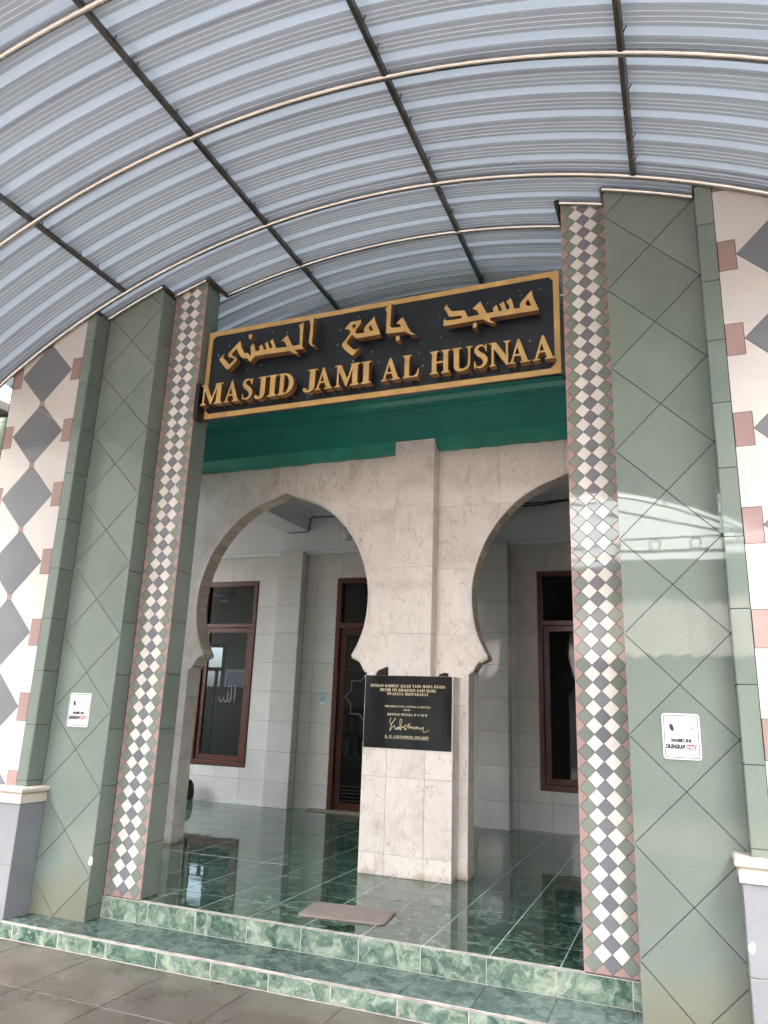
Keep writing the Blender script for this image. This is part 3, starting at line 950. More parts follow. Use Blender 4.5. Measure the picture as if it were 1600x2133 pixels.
# blocks lining each arch, and the thin bead along its front edge
def resample(pts, step):
    out = [Vector(pts[0])]
    acc = 0.0
    cur = Vector(pts[0])
    for p in pts[1:]:
        p = Vector(p)
        while (p - cur).length + acc >= step:
            d = (p - cur).normalized()
            cur = cur + d * (step - acc)
            out.append(cur.copy())
            acc = 0.0
        acc += (p - cur).length
        cur = p
    out.append(Vector(pts[-1]))
    return out
def lining(cx, sgn):
    curve = [(cx + sgn * a, b) for a, b in HALF[:25]]
    nodes = resample(curve, 0.098)
    segs = list(zip(nodes[:-1], nodes[1:]))
    c2 = [Vector((cx + sgn * a, b)) for a, b in HALF[24:29]]
    segs += list(zip(c2[:-1:2], c2[2::2]))
    for p, q in segs:
        if (q - p).length < 0.02: continue
        t = (q - p).normalized()
        nrm = Vector((-t.y, t.x)) * sgn          # towards the wall
        if nrm.dot(Vector((cx, 2.6)) - p) > 0: nrm = -nrm
        a, b = p + t * 0.0028, q - t * 0.0028
        V = []
        for (uu, base) in ((0, a), (0, b)):
            pass
        ins, out = -0.004, 0.020
        ring = [a - nrm * -ins, b - nrm * -ins, b + nrm * out, a + nrm * out]
        y0, y1 = Y_ARC + 0.006, Y_ARC + 0.188
        V = [(r.x, y0, r.y) for r in ring] + [(r.x, y1, r.y) for r in ring]
        F = [(0, 1, 2, 3), (7, 6, 5, 4), (0, 4, 5, 1), (1, 5, 6, 2), (2, 6, 7, 3), (3, 7, 4, 0)]
        mb = MB().add(V, F)
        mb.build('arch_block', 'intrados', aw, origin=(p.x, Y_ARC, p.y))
    full = [(cx + sgn * a, Y_ARC + 0.001, b) for a, b in HALF[:25]]
    MB().tube(full, 0.0105, 8).build('arch_bead', 'marble', aw, smooth=True)
    low = [(cx + sgn * a, Y_ARC + 0.001, b) for a, b in HALF[24:]] + [(cx + sgn * 1.022, Y_ARC + 0.001, FLOOR)]
    MB().tube(low, 0.0085, 8).build('arch_bead', 'marble', aw, smooth=True)
    # little capital and jamb slabs
    xj = cx + sgn * 1.022
    MB().box(min(cx + sgn * 0.985, xj), max(cx + sgn * 0.985, xj), Y_ARC + 0.004, Y_ARC + 0.190, 1.953, 1.974, bv=0.003).build('capital', 'marble', aw)
    fr = 'L' if sgn > 0 else 'R'
    for a, b in zip(rows[:4], rows[1:5]):
        b = min(b, 1.951)
        u0, u1 = (Y_ARC, Y_ARC + 0.195)
        if fr == 'L': u0, u1 = -u1, -u0
        piece('jamb_slab', fr, xj - sgn * 0.006, inset(rect(u0, a, u1, b), GJ), 'marble', aw, th=0.012)
for c in ARCS:
    for sg in (-1, 1):
        lining(c, sg)
# pilaster on the middle pier and the pedestal that carries the plaque
PX0, PX1, PY = -0.362, 0.042, 1.85
pil = MB().box(PX0 + 0.006, PX1 - 0.006, PY + 0.006, Y_ARC - 0.001, 1.9, 4.184).build('pilaster', 'grout_beige', aw)
for a, b in zip(rows[3:-1], rows[4:]):
    a = max(a, 1.905); b = 4.182 if b > 4.0 else b
    piece('marble_slab', 'F', PY, inset(rect(PX0, a, PX1, b), GJ), 'marble', pil, th=0.010, jit=0.0008)
    piece('marble_slab', 'R', PX1, inset(rect(PY + 0.001, a, Y_ARC - 0.001, b), GJ), 'marble', pil, th=0.009)
    piece('marble_slab', 'L', PX0, inset(rect(-Y_ARC + 0.001, a, -PY - 0.001, b), GJ), 'marble', pil, th=0.009)
QX0, QX1, QY, QZ = -0.566, 0.272, 1.80, 1.905
ped = MB().box(QX0 + 0.007, QX1 - 0.007, QY + 0.007, Y_ARC - 0.001, FLOOR, QZ - 0.012).build('pedestal', 'grout_beige', aw)
for a, b, cuts in ((FLOOR, 0.425, [-0.408, -0.333, 0.025]), (0.425, 1.048, [-0.331, 0.023]), (1.048, 1.286, [-0.331, 0.023]), (1.286, QZ, [])):
    for x0, x1 in split(QX0, QX1, cuts):
        piece('marble_slab', 'F', QY, inset(rect(x0, a, x1, b), GJ), 'marble', ped, th=0.010, jit=0.0008)
    if a > 1.2:
        continue
for a, b in ((FLOOR, 0.425), (0.425, 1.048), (1.048, 1.67), (1.67, QZ)):
    piece('marble_slab', 'R', QX1, inset(rect(QY + 0.001, a, Y_ARC - 0.001, b), GJ), 'marble', ped, th=0.009)
    piece('marble_slab', 'L', QX0, inset(rect(-Y_ARC + 0.001, a, -QY - 0.001, b), GJ), 'marble', ped, th=0.009)
for x0, x1 in ((QX0 - 0.004, PX0), (PX1, QX1 + 0.004)):
    piece('top_slab', 'T', QZ + 0.008, rect(x0 + 0.001, QY - 0.004, x1 - 0.001, Y_ARC - 0.001), 'marble', ped, th=0.018)

# ------------------------------------------------------------------ green fascia beam over the arcade
fb = empty('fascia_beam', (0, 1.9, 4.1), 'dark green painted fascia beam between sign and arches', 'beam')
prof = [(1.992, 4.088), (1.955, 4.096), (1.905, 4.13), (1.865, 4.170), (1.848, 4.178), (1.848, 4.192)]
def strip_profile(prof, x0, x1, n, wob=0.0):
    vs, fs = [], []
    for i in range(n + 1):
        x = x0 + (x1 - x0) * i / n
        for k, (y, z) in enumerate(prof):
            dz = random.uniform(-wob, wob) if k == 0 else 0
            vs.append((x, y, z + dz))
    m = len(prof)
    for i in range(n):
        for k in range(m - 1):
            a = i * m + k
            fs.append((a, a + m, a + m + 1, a + 1))
    return vs, fs
for x0, x1 in ((-7.0, PX0 - 0.003), (PX1 + 0.003, 3.9)):
    vs, fs = strip_profile(prof, x0, x1, 60, 0.006)
    mb = MB().add(vs, fs)
    n = len(prof)
    mb.build('cove_lip', 'fascia_lip', fb, smooth=True)
up = [(1.992, 4.150), (1.848, 4.192), (1.846, 4.455), (1.836, 4.462), (1.836, 4.478), (1.846, 4.484), (1.846, 4.515), (1.828, 4.522), (1.828, 4.56), (1.80, 4.60), (1.79, 4.64), (1.79, 5.62), (2.2, 5.62), (2.2, 4.15)]
vs, fs = strip_profile(up + [up[0]], -7.0, 3.9, 2)
MB().add(vs, fs).build('beam_body', 'fascia', fb)

# ------------------------------------------------------------------ rear wall of the porch
OPEN = {'wl': (-4.765, 0.738, -3.808, 3.432), 'dr': (-2.468, 0.25, -0.84, 3.432), 'wr': (0.428, 0.728, 1.385, 3.432)}
bw = empty('rear_wall', (-1.5, Y_BACK, FLOOR), 'pale tiled rear wall of the porch behind the arches', 'wall')
op = [rect(*o) for o in OPEN.values()]
piece('wall_core', 'F', Y_BACK + 0.006, rect(-7.6, 0.0, 4.2, 4.72), 'grout_wall', bw, minus=op, th=0.15, lid=True)
brow = [FLOOR, 0.578, 0.984, 1.394, 1.801, 2.217, 2.630, 3.040, 3.447, 3.842]
bcol = {'l': [-6.72 + 0.406 * k for k in range(0, 8)] + [-3.88], 'm': [-2.80, -2.40, -1.99, -1.585, -1.18, -0.775, -0.37], 'r': [0.157, 0.563, 0.969, 1.375, 1.781, 2.19, 2.59, 3.0, 3.4]}
bcol['l'] = [-6.72, -6.314, -5.908, -5.502, -5.096, -4.69, -4.286, -3.88]
opg = [inset(o, -0.012) for o in op]
for (x0, x1, key) in ((-7.1, -3.39, 'l'), (-2.985, -0.315, 'm'), (0.072, 3.9, 'r')):
    for a, b in zip(brow[:-1], brow[1:]):
        for u, v in split(x0, x1, bcol[key]):
            piece('wall_tile', 'F', Y_BACK, inset(rect(u, a, v, b), 0.0018), 'back', bw, minus=[o for o in opg if o[0][0] < v and o[1][0] > u], th=0.008, jit=0.0018)
for x0, x1 in ((-3.378, -2.985), (-0.318, 0.072)):
    pr = MB().box(x0 + 0.006, x1 - 0.006, 4.926, Y_BACK - 0.001, FLOOR, 3.84).build('pilaster', 'grout_wall', bw)
    for a, b in zip(brow[:-1], brow[1:]):
        piece('wall_tile', 'F', 4.92, inset(rect(x0, a, x1, b), 0.0018), 'back', pr, th=0.008, jit=0.0015)
        piece('wall_tile', 'R', x1, inset(rect(4.922, a, Y_BACK - 0.004, b), 0.0018), 'back', pr, th=0.008)
        piece('wall_tile', 'L', x0, inset(rect(-Y_BACK + 0.004, a, -4.922, b), 0.0018), 'back', pr, th=0.008)
MB().box(-7.6, 4.2, Y_BACK - 0.014, Y_BACK + 0.004, 3.846, 4.72).build('plaster_band', 'white_paint', bw)
for x0, x1 in ((-7.1, -3.382), (-2.98, -0.322), (0.076, 3.9)):
    MB().sweep([(0, 0), (-0.03, 0.006), (-0.034, 0.03), (-0.045, 0.038), (-0.045, 0.056), (0, 0.07)],
               [((x0, Y_BACK - 0.012, 3.812), (0, 1, 0), (0, 0, 1)), ((x1, Y_BACK - 0.012, 3.812), (0, 1, 0), (0, 0, 1))]).build('cornice', 'white_paint', bw)

# porch ceiling, beams
ce = MB().box(-7.6, 4.2, 2.2, 5.3, 4.46, 4.6).build('porch_ceiling', 'white_paint')
tag(ce, 'pale lavender ceiling of the porch', kind='structure')
def beam(x0, x1, lab):
    b = empty('ceiling_beam', ((x0 + x1) / 2, 3.6, 4.17), lab, 'beam', 'ceiling beams of the porch')
    MB().box(x0, x1, 2.195, Y_BACK - 0.012, 4.172, 4.458).build('beam_body', 'white_paint', b)
    for xx, sg in ((x0, -1), (x1, 1)):
        MB().sweep([(0, 0), (0.028 * sg, 0.012), (0.03 * sg, 0.035), (0.055 * sg, 0.05), (0.055 * sg, 0.066), (0, 0.066)][::sg],
                   [((xx, 2.2, 4.39), (1, 0, 0), (0, 0, 1)), ((xx, Y_BACK - 0.03, 4.39), (1, 0, 0), (0, 0, 1))]).build('cornice', 'white_paint', b)
    return b
beam(-3.385, -2.995, 'white ceiling beam seen through the left arch')
beam(-0.32, 0.07, 'white ceiling beam above the middle pier')
MB().sweep([(0, 0), (-0.03, 0.012), (-0.032, 0.035), (-0.06, 0.05), (-0.06, 0.066), (0, 0.066)],
           [((-7.1, Y_BACK - 0.014, 4.392), (0, 1, 0), (0, 0, 1)), ((4.1, Y_BACK - 0.014, 4.392), (0, 1, 0), (0, 0, 1))]).build('ceiling_cornice', 'white_paint', bw)
ew = MB().box(3.47, 4.2, 0.22, 2.19, 0, 5.6).box(4.05, 4.2, 2.19, 5.2, 0, 4.6).build('porch_end_wall', 'white_paint')  # front block added to keep light out of the right bay
tag(ew, 'plain white wall closing the right end of the porch, extended to block light', 'wall')

lw = MB().box(-7.6, -3.46, 0.24, 0.36, 0, 5.6).box(-7.6, -7.45, 0.36, 5.2, 0, 1.7).build('porch_side_wall', 'strip')  # front and low end sections added to cut light entering the porch
tag(lw, 'plain green wall beyond the left wing wall, added to limit light in the porch', 'wall')

# ------------------------------------------------------------------ canopy
cn = empty('canopy', (0, -2.8, 4.3), 'curved pale blue ribbed sheet canopy on stainless steel pipes', 'canopy')
PER = 0.195
prof = []
def bump_(y, w, h):
    return [(y - w, 0.0, 0), (y - w * .35, h, 2), (y + w * .35, h, 2), (y + w, 0.0, 2)]
base = [(0.0, 0.0, 0)]
for yb in (0.030, 0.062, 0.094):
    base += bump_(yb, 0.0028, -0.003)
base += [(0.122, 0.0, 0), (0.126, 0.012, 3), (0.130, 0.014, 1), (0.186, 0.014, 1), (0.190, 0.012, 1)]
NP = 4                       # ribs in one sheet
RS = RV + 0.045
A0, A1 = math.asin((-3.46 - XC) / RS), math.asin((3.46 - XC) / RS)
NA = 44
def sheet_mesh():
    pr = []
    for k in range(NP):
        pr += [(k * PER + y, h, m) for y, h, m in base]
    pr.append((NP * PER, 0.0, 0))
    pr.append((NP * PER + 0.012, -0.003, 0))          # lap over the next sheet
    vs, fs, fm = [], [], []
    n = len(pr)
    for i in range(NA + 1):
        a = A0 + (A1 - A0) * i / NA
        sa, ca = math.sin(a), math.cos(a)
        for y, h, m in pr:
            r = RS + h
            vs.append((XC + r * sa, y, ZC + r * ca))
    for i in range(NA):
        for k in range(n - 1):
            a = i * n + k
            fs.append((a, a + 1, a + 1 + n, a + n))
            fm.append(pr[k + 1][2] if pr[k + 1][2] in (1, 3) else (2 if pr[k + 1][2] == 2 and pr[k][1] != pr[k + 1][1] or (pr[k][1] < 0 and pr[k + 1][1] < 0) else 0))
    return mesh('roof_sheet', vs, fs, ['sheet_pan', 'sheet_band', 'sheet_bead', 'sheet_shade'], fm)
SM = sheet_mesh()
SW = NP * PER
y = 2.1 - SW
while y > -8.3:
    link('roof_sheet', SM, (random.uniform(-.004, .004), y, random.uniform(-.002, .002)), None, cn)
    y -= SW
YEND = y + SW

def arc_pts(x0, x1, y, r=RV, n=40):
    return [(x0 + (x1 - x0) * k / n, y, zv(x0 + (x1 - x0) * k / n, r)) for k in range(n + 1)]
RIBS = [-0.172, -1.172, -2.182, -3.19, -4.2, -5.2, -6.2, -7.2]
for yy in RIBS:
    MB().tube(arc_pts(-3.46, 3.46, yy, RV - 0.004), 0.0225, 12).build('rib_pipe', 'steel', cn, smooth=True)
MB().tube(arc_pts(-JIN + 0.012, JIN - 0.012, 0.425, RV - 0.004, 24), 0.021, 12).build('rib_pipe', 'steel', cn, smooth=True)
MB().tube(arc_pts(-3.3, 3.3, 1.45, RV - 0.004, 24), 0.021, 12).build('rib_pipe', 'steel', cn, smooth=True)
# short pipes that step round the pillar tops
def seg(pts):
    MB().tube(pts, 0.020, 10).build('edge_pipe', 'steel', cn, smooth=True)
rr = RV - 0.006
for s in (-1, 1):
    xo, xm, xi = (-2.425, XL, -JIN) if s < 0 else (2.41, XR_, JIN)
    seg(arc_pts(xo, xm, -0.024, rr, 8))
    seg(arc_pts(xm, xi, 0.140, rr, 6))
    for xx, ya, yb in ((xo, -0.172, -0.02), (xm, -0.024, 0.140), (xi - s * 0.022, 0.130, 0.425)):
        MB().tube([(xx, ya, zv(xx, rr)), (xx, yb, zv(xx, rr))], 0.021, 10).build('edge_pipe', 'steel_dark', cn, smooth=True)
PURL = [-3.44, -2.125, -0.75, 0.675, 2.045, 3.44]
for x in PURL:
    z = zv(x, RV + 0.004)
    a = math.asin((x - XC) / RV)
    X, Z = Vector((math.cos(a), 0, -math.sin(a))), Vector((math.sin(a), 0, math.cos(a)))
    y0, y1 = -8.2, (1.9 if abs(x) < 1.4 else -0.172)
    w, h = 0.014, 0.021
    MB().sweep([(-w, -h), (w, -h), (w, h), (-w, h)], [((x, y0, z), X, Z), ((x, y1, z), X, Z)]).build('purlin', 'steel_dark', cn)
    # small bolts where the sheet is hooked to the purlin
    yb = y1 - 0.15
    mb = MB()
    while yb > -4.2:
        mb.tube([Vector((x, yb, z)) + X * 0.02 - Z * 0.005, Vector((x, yb, z)) + X * 0.026 + Z * 0.035], 0.004, 5)
        yb -= PER * random.choice((1, 1, 2, 2, 3))
    mb.build('sheet_hooks', 'steel_dark', cn)['kind'] = 'stuff'
# eave trusses on both sides, posts and end truss
for s in (-1, 1):
    x = 3.47 * s
    z = zv(x)
    for zz, r in ((z - 0.05, 0.03), (z - 0.30, 0.025)):
        MB().tube([(x, -8.2, zz), (x, -0.2, zz)], r, 10).build('eave_pipe', 'steel', cn, smooth=True)
    for k in range(22):
        yy = -0.24 - k * 0.38
        MB().tube([(x, yy, z - 0.06), (x, yy, z - 0.29)], 0.014, 8).build('eave_strut', 'steel', cn, smooth=True)
    for yy in (-0.35, -4.2, -8.1):
        MB().tube([(x, yy, 0.0), (x, yy, z - 0.03)], 0.05, 12).build('canopy_post', 'steel', cn, smooth=True) if yy < -1 else None
ZT = 4.30
for zz, r in ((ZT, 0.035), (ZT + 0.22, 0.02)):
    MB().tube([(-3.47, -8.15, zz), (3.47, -8.15, zz)], r, 10).build('tie_beam', 'steel_dark', cn, smooth=True)
for k in range(-5, 6):
    cx, cz, r = k * 0.62, ZT + 0.11, 0.085
    MB().tube([(cx + r * math.cos(2 * PI * i / 20), -8.15, cz + r * math.sin(2 * PI * i / 20)) for i in range(21)], 0.012, 6, caps=False).build('ring_ornament', 'steel_dark', cn, smooth=True)
for a, b in ((-3.2, 0.0), (3.2, 0.0)):
    MB().tube([(a, -8.15, ZT + 0.2), (b, -8.15, zv(0) - 0.05)], 0.022, 8).build('brace', 'steel_dark', cn, smooth=True)
MB().tube(arc_pts(-3.46, 3.46, -8.15, RV - 0.004), 0.0225, 12).build('rib_pipe', 'steel', cn, smooth=True)

# unseen flat roof of the building, added to keep light off the inner canopy
fl = MB().box(-7.6, 4.2, 0.9, 5.4, 5.72, 5.9).build('flat_roof', 'concrete')
tag(fl, 'unseen concrete roof slab above the porch, added to block light', 'roof')

ARABIC = {
    'masjid': ([(0.656,4.428),(0.681,4.416),(0.709,4.412),(0.794,4.414),(0.798,4.42),(0.791,4.434),(0.78,4.437),(0.719,4.438),(0.703,4.442),(0.691,4.457),(0.677,4.493),(0.657,4.515),(0.678,4.55),(0.685,4.53),(0.711,4.491),(0.727,4.481),(0.81,4.475),(0.822,4.463),(0.837,4.422),(0.846,4.414),(0.929,4.417),(0.91,4.454),(0.898,4.466),(0.875,4.474),(0.935,4.524),(0.983,4.418),(1.028,4.42),(1.036,4.424),(1.031,4.44),(1.024,4.45),(1.055,4.475),(1.073,4.42),(1.094,4.418),(1.092,4.44),(1.076,4.475),(1.108,4.493),(1.128,4.422),(1.151,4.42),(1.147,4.448),(1.126,4.486),(1.159,4.511),(1.17,4.475),(1.184,4.418),(1.227,4.418),(1.225,4.445),(1.238,4.469),(1.311,4.545),(1.314,4.511),(1.323,4.475),(1.359,4.38),(1.351,4.377),(1.002,4.378),(1.017,4.349),(1.046,4.336),(1.028,4.332),(0.999,4.344),(0.975,4.36),(0.955,4.375),(0.656,4.371)],
        [[(1.284,4.475),(1.269,4.459),(1.267,4.44),(1.281,4.423),(1.304,4.421),(1.301,4.442)]]),
    'dot1': ([(0.881,4.356),(0.909,4.357),(0.907,4.32),(0.88,4.317)],
        []),
    'jim': ([(0.197,4.613),(0.184,4.602),(0.198,4.572),(0.199,4.388),(0.357,4.379),(0.375,4.362),(0.406,4.343),(0.44,4.341),(0.411,4.356),(0.383,4.396),(0.371,4.418),(0.332,4.507),(0.277,4.458),(0.302,4.454),(0.324,4.426),(0.312,4.424),(0.246,4.429),(0.234,4.437),(0.231,4.447),(0.234,4.648),(0.224,4.639)],
        []),
    'dot2': ([(0.281,4.353),(0.306,4.353),(0.312,4.313),(0.28,4.313)],
        []),
    'ain': ([(-0.153,4.488),(-0.106,4.54),(-0.037,4.542),(-0.019,4.549),(-0.016,4.511),(-0.061,4.459),(-0.06,4.438),(-0.046,4.428),(0.017,4.427),(0.011,4.455),(0.022,4.481),(0.083,4.538),(0.092,4.56),(0.098,4.532),(0.149,4.39),(-0.054,4.388),(-0.09,4.43),(-0.13,4.372),(-0.124,4.351),(-0.07,4.296),(-0.05,4.29),(-0.021,4.305),(-0.068,4.247),(-0.086,4.25),(-0.159,4.323),(-0.171,4.345),(-0.168,4.36),(-0.101,4.443),(-0.107,4.462),(-0.123,4.48)],
        [[(-0.092,4.511),(-0.062,4.513),(-0.062,4.493),(-0.078,4.472)],[(0.069,4.486),(0.052,4.468),(0.057,4.447),(0.075,4.432),(0.091,4.433)]]),
    'alif': ([(-0.437,4.643),(-0.449,4.631),(-0.476,4.615),(-0.462,4.588),(-0.46,4.556),(-0.467,4.423),(-0.449,4.394),(-0.425,4.381),(-0.404,4.382),(-0.429,4.394),(-0.437,4.411),(-0.435,4.641)],
        []),
    'lha': ([(-0.528,4.629),(-0.532,4.607),(-0.57,4.594),(-0.555,4.562),(-0.549,4.423),(-0.56,4.414),(-0.612,4.414),(-0.667,4.521),(-0.723,4.476),(-0.696,4.472),(-0.665,4.418),(-0.672,4.414),(-0.765,4.421),(-0.801,4.51),(-0.829,4.492),(-0.809,4.459),(-0.803,4.427),(-0.825,4.424),(-0.851,4.495),(-0.877,4.477),(-0.862,4.448),(-0.854,4.424),(-0.877,4.423),(-0.9,4.475),(-0.93,4.458),(-0.921,4.441),(-0.918,4.425),(-0.958,4.421),(-0.983,4.501),(-1.011,4.472),(-1.01,4.459),(-1.0,4.421),(-1.003,4.383),(-1.038,4.424),(-1.051,4.416),(-1.069,4.429),(-1.095,4.472),(-1.116,4.545),(-1.225,4.44),(-1.218,4.414),(-1.159,4.387),(-1.155,4.38),(-1.203,4.337),(-1.271,4.411),(-1.259,4.452),(-1.311,4.4),(-1.232,4.306),(-1.209,4.296),(-1.136,4.361),(-1.134,4.383),(-1.15,4.399),(-1.184,4.421),(-1.189,4.431),(-1.144,4.477),(-1.126,4.438),(-1.093,4.39),(-1.075,4.377),(-1.036,4.375),(-1.001,4.332),(-0.954,4.38),(-0.636,4.373),(-0.594,4.345),(-0.554,4.335),(-0.59,4.376),(-0.505,4.373),(-0.523,4.394),(-0.528,4.626)],
        []),
    'dot3': ([(-1.04,4.586),(-1.006,4.585),(-1.005,4.55),(-1.032,4.545)],
        []),
}

# ------------------------------------------------------------------ serif lettering, drawn from strokes
def RC(x0, y0, x1, y1):
    return [(x0, y0), (x1, y0), (x1, y1), (x0, y1)]
def smooth_path(pts, w, sub=5):
    P, Wd = [], []
    n = len(pts)
    for i in range(n - 1):
        p0, p1, p2, p3 = pts[max(i - 1, 0)], pts[i], pts[i + 1], pts[min(i + 2, n - 1)]
        for k in range(sub):
            t = k / sub
            c = lambda a, b, cc, d: 0.5 * (2 * b + (cc - a) * t + (2 * a - 5 * b + 4 * cc - d) * t * t + (3 * b - a - 3 * cc + d) * t ** 3)
            P.append((c(p0[0], p1[0], p2[0], p3[0]), c(p0[1], p1[1], p2[1], p3[1])))
            Wd.append(w[i] + (w[i + 1] - w[i]) * t)
    P.append(pts[-1]); Wd.append(w[-1])
    return P, Wd
def stroke(pts, w, sub=5):
    """quads along a path with changing width"""
    if not isinstance(w, (list, tuple)): w = [w] * len(pts)
    P, Wd = smooth_path(pts, w, sub)
    nr = []
    for i in range(len(P)):
        a, b = P[max(i - 1, 0)], P[min(i + 1, len(P) - 1)]
        d = Vector((b[0] - a[0], b[1] - a[1]))
        d = d.normalized() if d.length > 1e-9 else Vector((1, 0))
        nr.append(Vector((-d.y, d.x)))
    out = []
    for i in range(len(P) - 1):
        a, b = Vector(P[i]), Vector(P[i + 1])
        if (b - a).length < 1e-7: continue
        out.append([tuple(a + nr[i] * Wd[i] / 2), tuple(a - nr[i] * Wd[i] / 2), tuple(b - nr[i + 1] * Wd[i + 1] / 2), tuple(b + nr[i + 1] * Wd[i + 1] / 2)])
    return [q for q in out if abs(area(q)) > 1e-9]
def half_ring(cx, cy, rx, ry, ix, iy, a0=-90, a1=90, icx=None, n=14):
    icx = cx if icx is None else icx
    A = [math.radians(a0 + (a1 - a0) * k / n) for k in range(n + 1)]
    o = [(cx + rx * math.cos(a), cy + ry * math.sin(a)) for a in A]
    i = [(icx + ix * math.cos(a), cy + iy * math.sin(a)) for a in A]
    return [[o[k], o[k + 1], i[k + 1], i[k]] for k in range(n)]
SF = 0.055
def stem(x, t, top=True, bot=True, o=0.085, y0=0.0, y1=1.0):
    r = [RC(x, y0, x + t, y1)]
    if bot: r += [RC(x - o, y0, x + t + o, y0 + SF), [(x - o * .6, y0 + SF * .9), (x + t + o * .6, y0 + SF * .9), (x + t, y0 + .11), (x, y0 + .11)]]
    if top: r += [RC(x - o, y1 - SF, x + t + o, y1), [(x, y1 - .11), (x + t, y1 - .11), (x + t + o * .6, y1 - SF * .9), (x - o * .6, y1 - SF * .9)]]
    return r
T_, H_ = 0.20, 0.075
